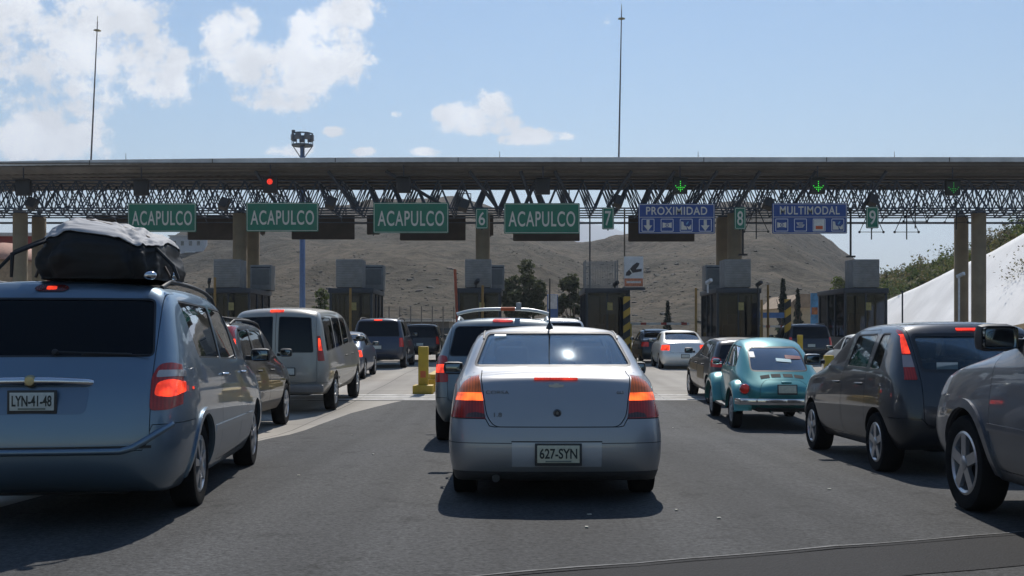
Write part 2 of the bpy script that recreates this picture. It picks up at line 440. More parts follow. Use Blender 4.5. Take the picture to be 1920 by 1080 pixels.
def car(spec):
    """builds a car from its spec at the origin (tail at y=-L/2); returns its root"""
    L = spec['L']; lvl = spec.get('lvl', 3); pm = spec['paint']
    root = empty(spec['name'], (0, 0, 0))
    base = cage_mesh(spec['st'], spec['rear'], spec['front'], lvl, spec.get('tuck', (.86, .965)))
    T = spec.get('thick', .035)
    sh = shell(base, 0, T)
    cuts = []
    wl = []                                    # window list: (name, axis, poly, lo, hi, material, seal)
    for w in spec['windows']:
        nm, ax, poly, lo, hi, gm = w[:6]; seal = w[6] if len(w) > 6 else .014
        if ax == 'x':
            wl.append((nm, 'x', poly, lo, hi, gm, seal)); wl.append((nm, 'x', poly, -hi, -lo, gm, seal))
        else: wl.append((nm, ax, poly, lo, hi, gm, seal))
    for nm, ax, poly, lo, hi, gm, seal in wl: cuts.append(prism_mesh(poly, ax, lo, hi))
    for (wy, wz, ar) in spec['arches']:
        for sg in (1, -1):
            pr = [(wy + ar * math.cos(a), wz + ar * math.sin(a)) for a in [2 * math.pi * k / 40 for k in range(40)]]
            lo, hi = (spec['track'] / 2 - .22, 1.3) if sg > 0 else (-1.3, -(spec['track'] / 2 - .22))
            cuts.append(prism_mesh(pr, 'x', lo, hi))
    for (ax, poly, lo, hi) in spec.get('cuts', []): cuts.append(prism_mesh(poly, ax, lo, hi))
    sh1 = boolean(sh, cuts) if cuts else sh
    OB = {}
    # panels
    pl = []
    for p in spec.get('panels', []):
        nm, ax, poly, lo, hi = p[:5]; pmat = p[5] if len(p) > 5 else pm
        if ax == 'x':
            pl.append((nm, ax, poly, lo, hi, pmat, 1)); pl.append((nm, ax, poly, -hi, -lo, pmat, -1))
        else: pl.append((nm, ax, poly, lo, hi, pmat, 0))
    body = sh1
    g = spec.get('gap', .005)
    doors = []
    for nm, ax, poly, lo, hi, pmat, sg in pl:
        me = boolean(body.copy(), [prism_mesh(poly, ax, lo, hi)], 'INTERSECT')
        body = boolean(body, [prism_mesh(grow(poly, g), ax, lo, hi)])
        me.materials.clear(); me.materials.append(pmat); me.materials.append(DARKIN()); shade(me, 28)
        o = link(nm, me, None, root); OB.setdefault(nm, []).append(o); o['_sg'] = sg
    body.materials.clear(); body.materials.append(pm); body.materials.append(DARKIN()); shade(body, 28)
    bo = link('body', body, None, root); OB['body'] = [bo]
    # glass and seals
    thin = shell(base, -.008, .013, 0); sealsh = shell(base, -.002, .016, 0)
    for nm, ax, poly, lo, hi, gm, seal in wl:
        me = boolean(thin.copy(), [prism_mesh(grow(poly, .004), ax, lo, hi)], 'INTERSECT')
        me.materials.clear(); me.materials.append(gm); shade(me, 28)
        o = link(nm, me, None, root); OB.setdefault(nm, []).append(o)
        if seal:
            rg = boolean(sealsh.copy(), [prism_mesh(grow(poly, .002), ax, lo, hi)], 'INTERSECT')
            rg = boolean(rg, [prism_mesh(grow(poly, -seal), ax, lo - .2, hi + .2)])
            rg.materials.clear(); rg.materials.append(BLACK()); shade(rg, 28)
            link('window_seal', rg, None, o)
    # lamps, strips, any overlay that follows the body surface: (name, axis, poly, lo, hi, material, out, mirrored, parent name)
    last = {}
    for ov in spec.get('overlays', []):
        nm, ax, poly, lo, hi, m_, out, mir = ov[:8]; par = ov[8] if len(ov) > 8 else None
        shl = shell(base, out, .012, 0)
        for s_ in ((1, -1) if mir else (1,)):
            if ax == 'x': q = prism_mesh(poly, ax, lo, hi) if s_ > 0 else prism_mesh(poly, ax, -hi, -lo)
            else: q = prism_mesh(poly if s_ > 0 else mirror(poly), ax, lo, hi)
            me = boolean(shl.copy(), [q], 'INTERSECT')
            if len(ov) > 9 and len(me.polygons): me = boolean(me, [prism_mesh(ov[9](base) if callable(ov[9]) else ov[9], 'x', -2, 2)], 'INTERSECT')
            if len(me.polygons) == 0: continue
            me.materials.clear(); me.materials.append(m_); shade(me, 28)
            o = link(nm, me, None, last.get((par, s_), root) if par else root)
            last[nm, s_] = o; OB.setdefault(nm, []).append(o)
    # wheels and dark wheel wells
    tr = spec['track']
    inner = shell_solid(base, -.02)
    for (wy, wz, ar) in spec['arches']:
        for sg in (1, -1):
            xi = sg * (tr / 2 - .24); xo = sg * (spec['half'] - .03)
            ww = B().lathe([(0, xi), (ar + .012, xi), (ar + .012, xo), (ar + .004, xo), (ar + .004, xi + sg * .01), (0, xi + sg * .01)], 36, 'x', (0, wy, wz)).mesh(40)
            trim = boolean(ww.copy(), [inner.copy()], 'INTERSECT', 'EXACT')
            if len(trim.polygons): ww = trim; ww.materials.clear(); shade(ww, 40)
            link('wheel_housing', ww, BLACK(), root)
    for (wy, wz, ar), (wr, wwid, wst) in zip(spec['arches'], spec['wheels']):
        for sg in (1, -1):
            tyre_obj(root, sg * (tr / 2), wy, wr, wr, wwid, sg, wst, 40 if lvl > 2 else 24)
    # underbody block keeps light from shining through
    ub = B().box((0, L / 2, spec.get('ub', .34)), (tr - .5, L - .5, .22), bev=.05).obj('underbody', BLACK(), root)
    # cabin: floor at belt height and seats
    for (x, y, z, bk, hr) in spec.get('seats', []):
        seat(root, x, y, z, bk, hr, spec.get('seatmat') or mat('seat_fabric', (.06, .06, .065), .9, var=.3, scale=20))
    for f in spec.get('extra', []): f(root, base, OB)
    for o in root.children:
        o.location.y -= L / 2
    tag_doors(OB)
    return root

def tail_clip(x, z0, z1, t, n=6):
    """side-view strip of depth t behind the tail surface, between two heights"""
    def f(base):
        out = [(-1, z0)]
        for i in range(n + 1):
            z = z0 + (z1 - z0) * i / n; h, _ = surf_hit(base, (x, -2, z), (0, 1, 0))
            out.append(((h.y if h else .3) + t, z))
        return out + [(-1, z1)]
    return f

def tag_doors(OB):
    for k, v in OB.items():
        for o in v:
            if '_sg' in o.keys(): del o['_sg']

def shell_solid(base, d):
    bm = bmesh.new(); bm.from_mesh(base); bm.normal_update()
    nr = [(v, v.normal.copy()) for v in bm.verts]
    for v, n in nr: v.co += n * d
    me = bpy.data.meshes.new('sol'); bm.to_mesh(me); bm.free(); return me

def seat(root, x, y, z, h, headrest, m, w=.48):
    s = B().box((x, y + .28, z + .12), (w, .52, .18), bev=.05)
    s.box((x, y, z + .12 + h / 2), (w, .16, h), Matrix.Rotation(R(12), 3, 'X'), .06)
    o = s.obj('seat', m, root, 50)
    if headrest:
        q = B().box((x, y - .10, z + .12 + h + .10), (.27, .10, .17), Matrix.Rotation(R(12), 3, 'X'), .04)
        q.tube([(x - .06, y - .08, z + .1 + h), (x - .06, y - .09, z + .2 + h)], .008, 6); q.tube([(x + .06, y - .08, z + .1 + h), (x + .06, y - .09, z + .2 + h)], .008, 6)
        q.obj('headrest', m, o, 50)
    return o

def plate(root, x, y, z, s, m_bg, w=.34, h=.165, rx=0, sub=True):
    """licence plate: pale plate in a dark frame with its number"""
    p = B().box((0, 0, 0), (w, .012, h), bev=.004).obj('licence_plate', mat('plate_frame', (.03, .03, .03), .5), root)
    p.location = (x, y, z); p.rotation_euler = (rx, 0, 0)
    q = B().box((0, -.008, .004), (w - .035, .006, h - .04), bev=.002).obj('plate_face', m_bg, p)
    ink = mat('plate_ink', (.03, .035, .03), .6)
    if s:
        t = text('plate_number', s, .095, ink, p, (0, -.0125, .008), FACE_REAR, .78, .001, .002, fit=(w * .80, h * .46))
    if sub:
        k = B().box((0, -.0125, -h / 2 + .035), (w * .55, .002, .012)).obj('plate_band', mat('plate_band', (.16, .18, .15), .6), p)
    return p

def mirror_part(root, x, y, z, m, sg, s=1.0):
    """door mirror: rounded shell on a short arm"""
    b = B().box((0, 0, 0), (.20 * s, .10 * s, .135 * s), bev=.045 * s)
    b.box((-sg * .11 * s, .02, -.03 * s), (.09 * s, .05 * s, .05 * s), bev=.015)
    o = b.obj('door_mirror', m, root, 50); o.location = (x, y, z)
    g = B().box((0, -.053 * s, 0), (.17 * s, .006, .105 * s), bev=.02 * s).obj('mirror_glass', mat('mirror_glass', (.16, .18, .19), .05, 1), o, 50)
    return o

def handle_part(parent, x, y, z, sg, m):
    o = B().tube([(x, y - .09, z), (x + sg * .03, y - .06, z), (x + sg * .035, y + .06, z), (x, y + .09, z)], .013, 8).obj('handle', m, parent, 60)
    return o

def wiper(root, a, b, off):
    a, b = Vector(a), Vector(b)
    w = B().tube([a, a.lerp(b, .5) + Vector(off), b], .008, 6)
    d = (b - a).normalized()
    w.tube([a.lerp(b, .35) + Vector(off) * .6 - Vector((0, 0, .012)), b + d * .12 - Vector((0, 0, .004))], .006, 6)
    w.sphere(a, .022, (1, 1, 1), 10, 6)
    return w.obj('rear_wiper', BLACK(), root, 50)

def surf_hit(base, origin, direction):
    from mathutils.bvhtree import BVHTree
    bm = bmesh.new(); bm.from_mesh(base); t = BVHTree.FromBMesh(bm)
    h = t.ray_cast(Vector(origin), Vector(direction)); bm.free()
    return h[0], h[1]

def place(root, x, yr, head_deg, L, name_label, cat, group=None, sc=(1, 1, 1)):
    """x, yr: middle of the tail on the road; head_deg: left-turn of the heading"""
    a = R(head_deg); d = Vector((-math.sin(a), math.cos(a)))
    c = Vector((x, yr)) + d * (L / 2)
    y1, y2 = yr + .7, yr + L - .7
    z1, z2 = ground_z(y1), ground_z(y2)
    root.location = (c.x, c.y, (z1 + z2) / 2)
    root.rotation_euler = (math.atan2(z2 - z1, y2 - y1), 0, a)
    root.scale = sc
    tag(root, name_label, cat, group)
    return root
# ------------------------------------------------------------------ silver saloon in the middle
def sedan_stations():
    #   y    zb   zm   zbelt ztop  w    wbelt wr   drop
    return [(0.00, .15, .52, .90, 1.010, .790, .685, .60, .030),
            (0.30, .16, .52, .93, 1.028, .825, .735, .645, .035),
            (0.64, .18, .52, .955, 1.050, .832, .785, .69, .055),
            (1.36, .18, .52, .960, 1.425, .835, .79, .645, .06),
            (2.05, .18, .52, .950, 1.470, .835, .79, .650, .065),
            (2.70, .18, .52, .940, 1.425, .835, .785, .610, .06),
            (3.35, .18, .52, .920, 1.010, .830, .77, .68, .04),
            (3.80, .19, .52, .840, .900, .815, .74, .62, .04),
            (4.10, .20, .48, .740, .790, .760, .68, .55, .05),
            (4.18, .22, .45, .66, .70, .70, .62, .50, .03)]

def make_corsa():
    pm = paint('silver_paint', (.35, .347, .35), .62, .42, .15)
    gl = glass('saloon_glass', (.74, .80, .82), .35, .03)
    S = 239.0; cx = 1050.0
    def rp(px, py): return ((px - cx) / S, H_EYE - (py - 622) / S)
    red = lamp_mat('lamp_red_dark', (.34, .02, .014), .06); amber = lamp_mat('lamp_amber', (.60, .13, .02), .10)
    lit = lamp_mat('lamp_lit_orange', (1.0, .13, .02), 1.15)
    smoke = lamp_mat('lamp_smoke', (.10, .045, .04))
    lid = fillet([rp(926, 694), rp(1174, 694), rp(1190, 720), rp(1178, 786), rp(1160, 803), rp(940, 803), rp(922, 786), rp(910, 720)], [.02, .02, .05, .12, .10, .10, .12, .05])
    lid = [(a, b) for a, b in lid]
    lid = fillet([(-.565, 1.2), (.565, 1.2), (.565, 1.0), (.515, .68), (.46, .60), (-.46, .60), (-.515, .68), (-.565, 1.0)], [0, 0, .05, .09, .09, .09, .09, .05])
    tl = [(.578, 1.2), (.578, .99), (.525, .665), (.95, .665), (.95, 1.2)]
    # lamp outline in the rear view: shoulder line closes it
    lamp = [(.582, .995), (.640, .985), (.700, .94), (.745, .86), (.90, .72), (.90, .665), (.53, .662), (.545, .77)]
    up = [(.582, .995), (.640, .985), (.700, .94), (.752, .845), (.90, .845), (.90, .8449), (.559, .845)]
    lampU = [(.582, 1.0), (.64, .988), (.70, .945), (.748, .862), (.557, .862)]
    lampM = [(.557, .8615), (.748, .8615), (.90, .80), (.545, .80)]
    lampM = [(.557, .8615), (.748, .8615), (.762, .80), (.546, .80)]
    lampL = [(.546, .7995), (.762, .7995), (.80, .665), (.527, .662), (.535, .70)]
    side_fr = fillet([(1.50, 1.00), (1.58, 1.33), (2.36, 1.345), (3.02, 1.00)], [.05, .05, .03, .03]) 
    rearq = fillet([(.98, 1.01), (1.34, 1.29), (1.52, 1.325), (1.44, 1.00)], [.03, .06, .04, .04])
    wins = [('rear_window', 'y', fillet([(-.645, 1.062), (-.55, 1.382), (.55, 1.382), (.645, 1.062)], .05), .2, 1.75, gl, .02),
            ('windscreen', 'y', fillet([(-.66, 1.03), (-.53, 1.36), (.53, 1.36), (.66, 1.03)], .07), 2.4, 3.9, gl),
            ('side_window', 'x', fillet([(2.28, .995), (2.26, 1.34), (2.50, 1.33), (3.10, 1.0)], [.04, .04, .05, .04]), .3, 1.1, gl),
            ('side_window', 'x', fillet([(1.40, 1.01), (1.50, 1.315), (2.16, 1.34), (2.18, .995)], [.04, .05, .04, .04]), .3, 1.1, gl)]
    def P(n, ax, poly, lo, hi, *m): return (n, ax, poly, lo, hi, *m)
    panels = [P('boot_lid', 'y', lid, -.3, .60),
              P('rear_bumper', 'y', [(-1, .655), (-.53, .655), (-.50, .60), (-.46, .592), (.46, .592), (.50, .60), (.53, .655), (1, .655), (1, .1), (-1, .1)], -.3, .44),
              P('front_door', 'x', fillet([(2.22, .30), (2.20, .98), (2.24, 1.37), (2.52, 1.36), (3.16, 1.0), (3.2, .93), (3.20, .45), (3.1, .30)], [.05, 0, .03, .05, .03, .03, .1, .1]), .3, 1.1),
              P('rear_door', 'x', fillet([(1.62, .30), (1.20, .66), (1.34, 1.0), (1.46, 1.345), (2.22, 1.37), (2.185, .97), (2.205, .30)], [.1, .1, .03, .05, .03, 0, .05]), .3, 1.1),
              P('bonnet', 'z', fillet([(-.62, 3.42), (.62, 3.42), (.56, 4.06), (-.56, 4.06)], .05), .6, 1.1)]
    ov = [('tail_lamp', 'y', [(a, b) for a, b in lampU], -.2, .42, amber, .005, True),
          ('lit_segment', 'y', lampM, -.2, .42, lit, .006, True, 'tail_lamp'),
          ('lower_segment', 'y', lampL, -.2, .42, red, .005, True, 'tail_lamp'),
          ('reverse_segment', 'y', [(.534, .697), (.60, .712), (.66, .700), (.68, .668), (.529, .666)], -.2, .42, smoke, .0065, True, 'tail_lamp'),
          ('brake_strip', 'y', fillet([(-.165, .962), (-.165, .982), (.165, .982), (.165, .962)], .008), -.2, .3, lamp_mat('lamp_strip', (.9, .05, .02), .5), .010, False),
          ('bumper_line', 'y', [(-.9, .467), (-.32, .467), (-.32, .473), (-.9, .473)], -.2, .45, mat('shadow_gap', (.05, .05, .055), .7), .001, True),
          ('lid_gap_filler', 'y', [(-.48, .575), (.48, .575), (.48, .62), (-.48, .62)], -.2, .3, BLACK(), -.006, False),  # black filler added behind the lid gap to keep it dark
          ('plate_recess', 'y', [(-.33, .285), (.33, .285), (.33, .478), (-.33, .478)], -.2, .3, paint('silver_light', (.44, .45, .47), .3, .4, .1), .002, False),
          ('recess_edge', 'y', [(-.335, .478), (.335, .478), (.335, .488), (-.335, .488)], -.2, .3, BLACK(), .003, False),
          ('bumper_apron', 'y', [(-1, .12), (-1, .245), (1, .245), (1, .12)], -.2, .40, mat('apron_grey', (.05, .05, .052), .6), .002, False),
          ('headlamp', 'y', fillet([(.40, .56), (.42, .68), (.72, .74), (.76, .60)], .03), 3.7, 4.4, mat('headlamp_glass', (.6, .62, .65), .1, .3), .004, True),
          ('grille', 'y', fillet([(-.30, .58), (-.34, .70), (.34, .70), (.30, .58)], .03), 3.8, 4.4, BLACK(), .003, False)]
    def extra(root, base, OB):
        h, n = surf_hit(base, (0, -2, .40), (0, 1, 0))
        plate(root, .01, h.y - .012, .385, '627-SYN', mat('plate_pale', (.55, .53, .40), .55, var=.12, scale=30), .345, .175)
        h, n = surf_hit(base, (0, -2, .705), (0, 1, 0))
        b = B().lathe([(.0, -.012), (.013, -.012), (.016, -.006), (.022, -.012), (.030, -.010), (.032, .02)], 24, 'y', (0.005, h.y, .705)).obj('boot_lock', mat('lock_metal', (.12, .12, .13), .35, .8), root)
        # rounded bow-shaped badge and the model lettering of the boot lid
        h, n = surf_hit(base, (0, -2, .915), (0, 1, 0))
        b = B().prism(fillet([(-.055, .905), (-.055, .925), (-.018, .925), (-.014, .935), (.022, .935), (.02, .925), (.058, .925), (.055, .905), (.018, .905), (.014, .895), (-.022, .895), (-.02, .905)], .004), 'y', h.y - .008, h.y + .02).obj('badge', mat('badge_metal', (.35, .36, .38), .3, .8), root)
        ink = mat('badge_grey', (.16, .16, .17), .4, .6)
        h, n = surf_hit(base, (-.44, -2, .862), (0, 1, 0))
        t = text('model_lettering', 'CORSA', .042, ink, root, (-.44, h.y - .004, .862), (R(90), 0, R(-8)), 1.3, .002)
        h, n = surf_hit(base, (-.44, -2, .688), (0, 1, 0))
        t = text('badge_lettering', '1.8', .05, ink, root, (-.44, h.y - .006, .688), (R(90), 0, R(-8)), 1.2, .002)
        h, n = surf_hit(base, (.46, -2, .862), (0, 1, 0))
        t = text('trim_lettering', 'GLS', .03, ink, root, (.48, h.y - .004, .862), (R(90), 0, R(8)), 1.1, .002)
        # roof aerial, roof gutter trims
        h, n = surf_hit(base, (0, 1.55, 3), (0, 0, -1))
        B().lathe([(.0, .05), (.012, .05), (.02, .03), (.035, 0)], 16, 'z', h).tube([h + Vector((0, 0, .03)), h + Vector((0, -.10, .46))], [.008, .005], 6).obj('aerial', BLACK(), root)
        for sg in (1, -1):
            pts = []
            for y in [1.32 + .14 * i for i in range(10)]:
                h, n = surf_hit(base, (sg * .572, y, 3), (0, 0, -1)); pts.append(h + Vector((0, 0, .001)))
            B().tube(pts, .009, 6).obj('roof_trim', BLACK(), root)
        for sg in (1, -1):
            mirror_part(root, sg * .92, 3.02, 1.03, BLACK(), sg)
            h, n = surf_hit(base, (sg * 2, 2.42, .87), (-sg, 0, 0)); 
            d = [o for o in OB['front_door'] if o['_sg'] == sg][0]; handle_part(d, h.x, 2.42, .87, sg, BLACK())
            d = [o for o in OB['rear_door'] if o['_sg'] == sg][0]; handle_part(d, h.x, 1.72, .88, sg, BLACK())
        # rear shelf, dashboard, sticker, exhaust
        B().box((0, .86, 1.0), (1.28, .62, .03), bev=.01).obj('parcel_shelf', mat('shelf_grey', (.10, .10, .105), .9), root)
        B().box((0, 3.0, .94), (1.36, .5, .12), bev=.04).obj('dashboard', DARKIN(), root)
        h, n = surf_hit(base, (-.43, -2, 1.34), (0, 1, 0))
        if h:
            s_ = B().box((0, 0, 0), (.10, .05, .003)).obj('window_sticker', mat('sticker_pale', (.55, .75, .75), .5), root); s_.location = h + n * .004
            s_.rotation_euler = (math.acos(max(-1, min(1, n.z))), 0, 0)
        B().tube([(-.45, .02, .19), (-.45, .5, .2)], .03, 12).obj('exhaust_pipe', mat('exhaust_steel', (.05, .048, .045), .6, .5), root)
    return car(dict(name='silver_saloon', L=4.18, half=.83, track=1.40, st=sedan_stations(), paint=pm,
        rear=([.09, .02, .02, .10, .16, .20], [0, .10, .10, .09, .08, .06]), front=([.1, .02, .0, .05, .1, .1], [0, .12, .14, .14, .1, .08]),
        windows=wins, arches=[(.72, .29, .335), (3.22, .29, .335)], wheels=[(.285, .19, 'cover')] * 2, panels=panels, overlays=ov,
        gap=.007, tuck=(.93, .985), seats=[(.36, 2.15, .42, .58, True), (-.36, 2.15, .42, .58, True), (.33, 1.25, .42, .52, True), (-.33, 1.25, .42, .52, True)], extra=[extra]))
CORSA = place(make_corsa(), .35, 8.36, 0, 4.18, 'silver saloon car with its brake lamps lit in the middle lane', 'car', 'cars queueing at the toll plaza', (1.06, 1, 1))
# ------------------------------------------------------------------ vans, estates and off-roaders
GROUP = 'cars queueing at the toll plaza'
def lamp_lit(): return lamp_mat('brake_lamp_lit', (1.0, .050, .012), 1.15)
def lamp_red(): return lamp_mat('lamp_red', (.34, .02, .015), .04)

def side_glass(gl, y0, y1, pillars, z0, z1, rs=.12, fs=.55, zf=None, pw=.05, lo=.3, r=.05):
    """side windows between y0 (tail) and y1 (foot of the windscreen), split by pillars"""
    out = []; ys = [y0] + list(pillars) + [y1]; zf = z0 if zf is None else zf
    n = len(ys) - 1
    zl = lambda y: z0 + (zf - z0) * (y - y0) / (y1 - y0)
    for i in range(n):
        a, b = ys[i] + (pw if i else 0), ys[i + 1] - (pw if i < n - 1 else 0)
        ta = a + (rs if i == 0 else .02); tb = b - (fs if i == n - 1 else .02)
        z1a = z1
        out.append(('side_window', 'x', fillet([(a, zl(a)), (ta, z1a), (tb, z1 - (.02 if i == n - 1 else 0)), (b, zl(b))], r), lo, 1.3, gl))
    return out

def wagon(p):
    L, Wd, H, belt, hood = p['L'], p['W'], p['H'], p['belt'], p['hood']
    w = Wd / 2; zb = p.get('zb', .24); zm = p.get('zm', .58); wr = p.get('wr', w * .76); rake = p.get('rake', .3); dr = p.get('drop', .055)
    cowl = p.get('cowl', L * .76); rf = p.get('roof_front', cowl - .75); bw = p.get('bw', .955)
    st = [(0, zb + .04, zm, belt, H - p.get('tail_drop', .05), w * p.get('tail_w', .945), w * (p.get('tail_w', .945) - .035), wr * .97, dr),
          (.42, zb + .01, zm, belt, H - p.get('tail_drop', .05) * .45, w * .99, w * bw, wr, dr),
          (L * .26, zb, zm, belt, H - .005, w, w * bw, wr, dr),
          (L * .45, zb, zm, belt - .01, H, w, w * bw, wr, dr),
          (rf, zb, zm, belt - .02, H - p.get('front_drop', .05), w, w * .95, wr * .95, dr),
          (cowl, zb, zm, hood - .02, hood + .085, w, w * .94, wr * .98, .05),
          (L - (L - cowl) * .5, zb, zm, hood - .07, hood + .01, w * .985, w * .90, wr * .93, .04),
          (L - .14, zb + .01, zm * .95, hood - .17, hood - .10, w * .93, w * .82, wr * .85, .05),
          (L, zb + .04, zm * .88, hood - .26, hood - .20, w * .85, w * .74, wr * .75, .03)]
    rear = ([.10, .02, .0, p.get('rk1', .05), p.get('rk2', .09), rake], [0, .09, .09, .07, .06, .05])
    front = ([.1, .02, .0, .05, .10, .12], [0, .10, .12, .12, .1, .08])
    gl = p['glass']; pm = p['paint']
    z0, z1 = belt + .025, H - p.get('head', .135)
    gw0, gw1 = p.get('gw0', w * .80), p.get('gw1', wr * .90)
    rz0, rz1 = p.get('rz0', belt + .03), p.get('rz1', H - .14)
    wins = []
    if p.get('rear_windows'): 
        for q in p['rear_windows']: wins.append(('rear_window', 'y', fillet(q, .04), -.3, rake + .5, p.get('rear_glass', gl)))
    else: wins.append(('rear_window', 'y', fillet([(-gw0, rz0), (-gw1, rz1), (gw1, rz1), (gw0, rz0)], p.get('rr', .06)), -.3, rake + .5, p.get('rear_glass', gl), p.get('seal', .014)))
    wins.append(('windscreen', 'y', fillet([(-wr * .98, hood + .11), (-wr * .84, H - .12), (wr * .84, H - .12), (wr * .98, hood + .11)], .07), rf - .3, L, p.get('front_glass', glass('screen_glass', (.75, .78, .78)))))
    y0 = p.get('y0', rake + .22)
    wins += side_glass(p.get('side_glass', gl), y0, p.get('y1', cowl - .24), p['pillars'], z0, z1, p.get('rs', .12), p.get('fs') or (p.get('y1', cowl - .24) - rf + .10), hood + .10, p.get('pw', .045))
    ro, wb = p['ro'], p['wb']; wrad = p['wheel']; ar = wrad + p.get('arch_gap', .055)
    gz, bz = p.get('gate_z', .56), p.get('bumper_z', .60)
    gb, gt = p.get('gate_b', w * .80), p.get('gate_t', wr * .98)
    panels = []
    if p.get('rear_doors'):
        panels.append(('rear_door', 'y', fillet([(.004, gz), (.004, H - .045), (gt, H - .06), (gb, belt), (gb, gz)], [.02, .02, .05, .1, .04]), -.3, rake + .35))
        panels.append(('rear_door', 'y', fillet([(-.004, gz), (-gb, gz), (-gb, belt), (-gt, H - .06), (-.004, H - .045)], [.02, .04, .1, .05, .02]), -.3, rake + .35))
    else:
        panels.append(('tailgate', 'y', fillet([(-gb, gz), (-gb, belt + .02), (-gt, H - .06), (gt, H - .06), (gb, belt + .02), (gb, gz)], [.08, .25, .05, .05, .25, .08]), -.3, rake + .35))
    panels.append(('rear_bumper', 'y', p.get('bumper_poly') or [(-1.2, bz), (-gb - .02, bz), (-gb + .04, gz - .02), (gb - .04, gz - .02), (gb + .02, bz), (1.2, bz), (1.2, .1), (-1.2, .1)], -.3, ro - ar - .02, p.get('bumper_paint', pm)))
    dz = zb + .09
    for (a, b) in p.get('doors', []):
        panels.append(('door', 'x', fillet([(a, dz), (a - (.0), belt), (a + .02, H - .10), (b - p.get('dfs', .02 if b < cowl - .9 else .55), H - .10), (b, hood + .06), (b, dz)], [.08, .02, .05, .05, .05, .08]), .3, 1.3))
    panels.append(('bonnet', 'z', fillet([(-wr * .92, cowl + .03), (wr * .92, cowl + .03), (wr * .8, L - .12), (-wr * .8, L - .12)], .06), hood - .3, hood + .2))
    ov = list(p.get('overlays', []))
    ov += [('headlamp', 'y', fillet([(w * .5, hood - .34), (w * .5, hood - .20), (w * .88, hood - .14), (w * .92, hood - .30)], .03), L - .5, L + .3, mat('headlamp_glass', (.6, .62, .65), .1, .3), .004, True),
           ('grille', 'y', fillet([(-w * .38, hood - .38), (-w * .42, hood - .20), (w * .42, hood - .20), (w * .38, hood - .38)], .03), L - .5, L + .3, BLACK(), .003, False)]
    if p.get('cladding'):
        ov.append(('lower_cladding', 'x', [(ro + ar + .01, zb), (ro + ar + .01, zb + .16), (ro + wb - ar - .01, zb + .16), (ro + wb - ar - .01, zb)], .3, 1.3, p['cladding'], .006, True))
    if p.get('moulding'):
        ov.append(('side_moulding', 'x', [(ro + ar + .02, p['moulding']), (ro + ar + .02, p['moulding'] + .05), (ro + wb - ar - .02, p['moulding'] + .05), (ro + wb - ar - .02, p['moulding'])], .3, 1.3, p.get('moulding_mat', BLACK()), .012, True))
    def extra(root, base, OB):
        mc = p.get('mirror_mat', BLACK())
        for sg in (1, -1):
            mirror_part(root, sg * (w + p.get('mirror_o', .05)), cowl - .30, hood + .15, mc, sg, p.get('mirror_s', 1.0))
        if p.get('plate'):
            px_, pz, num, pm_ = p['plate']
            h, n = surf_hit(base, (px_, -2, pz), (0, 1, 0))
            plate(root, px_, h.y - .014, pz, num, pm_, p.get('plate_w', .33), .16, sub=p.get('lvl', 3) > 2)
        for sg in (1, -1):
            ds = [o for o in OB.get('door', []) if o['_sg'] == sg]
            for o, (a, b) in zip(ds, p.get('doors', [])):
                hy = a + .16; h, n = surf_hit(base, (sg * 2, hy, belt - .12), (-sg, 0, 0))
                if h: handle_part(o, h.x, hy, belt - .12, sg, p.get('handle_mat', BLACK()))
        if p.get('rails'):
            for sg in (1, -1):
                pts = []
                for i in range(9):
                    y = rake + .25 + (rf - rake - .3) * i / 8
                    h, n = surf_hit(base, (sg * wr * .88, y, 4), (0, 0, -1))
                    if h: pts.append(h + Vector((0, 0, .0 if i in (0, 8) else .055)))
                B().tube(pts, .018, 8).obj('roof_rail', p['rails'], root, 60)
        if p.get('crossbars'):
            for f in p['crossbars']:
                y = rake + .25 + (rf - rake - .3) * f; pts = []
                for i in range(9):
                    x = -wr * .88 + wr * 1.76 * i / 8
                    h, n = surf_hit(base, (x, y, 4), (0, 0, -1)); pts.append(Vector((x, y, h.z + .065)))
                B().tube(pts, .016, 8).obj('crossbar', p['rails'], root, 60)
        if p.get('wiper'):
            a, b = p['wiper']
            ha, _ = surf_hit(base, (a[0], -2, a[1]), (0, 1, 0)); hb, _ = surf_hit(base, (b[0], -2, b[1]), (0, 1, 0))
            wiper(root, ha + Vector((0, -.02, 0)), hb + Vector((0, -.015, 0)), (0, -.012, 0))
        B().box((0, cowl - .45, hood + .02), (Wd - .3, .5, .10), bev=.04).obj('dashboard', DARKIN(), root)
        if p.get('wheel_steer', True): 
            B().lathe([(.19 + .015 * math.cos(a), .015 * math.sin(a)) for a in [k * math.pi / 4 for k in range(8)]], 20, 'y', (-.38, cowl - .78, hood + .02), closed=True).obj('steering_wheel', BLACK(), root, 60)
    fy = cowl - 1.35
    seats = []
    if p.get('seats', True):
        sb = belt - .55
        seats = [(.37, fy, sb, .6, True), (-.37, fy, sb, .6, True), (.34, fy - .95, sb, .56, True), (-.34, fy - .95, sb, .56, True)]
        if p.get('rows3'): seats += [(.34, fy - 1.8, sb, .56, True), (-.34, fy - 1.8, sb, .56, True)]
    s = dict(name=p['name'], L=L, half=w, track=p.get('track', Wd - .24), st=st, rear=rear, front=front, paint=pm, windows=wins,
             arches=[(ro, wrad, ar), (ro + wb, wrad, ar)], wheels=[(wrad, p.get('tyre_w', .22), p.get('rim', '5'))] * 2, panels=panels,
             overlays=ov, seats=seats, extra=[extra] + p.get('extra', []), lvl=p.get('lvl', 3), ub=p.get('ub', zb + .12), gap=p.get('gap', .005))
    return car(s)

PALE_PLATE = lambda: mat('plate_white', (.52, .54, .50), .55, var=.12, scale=30)

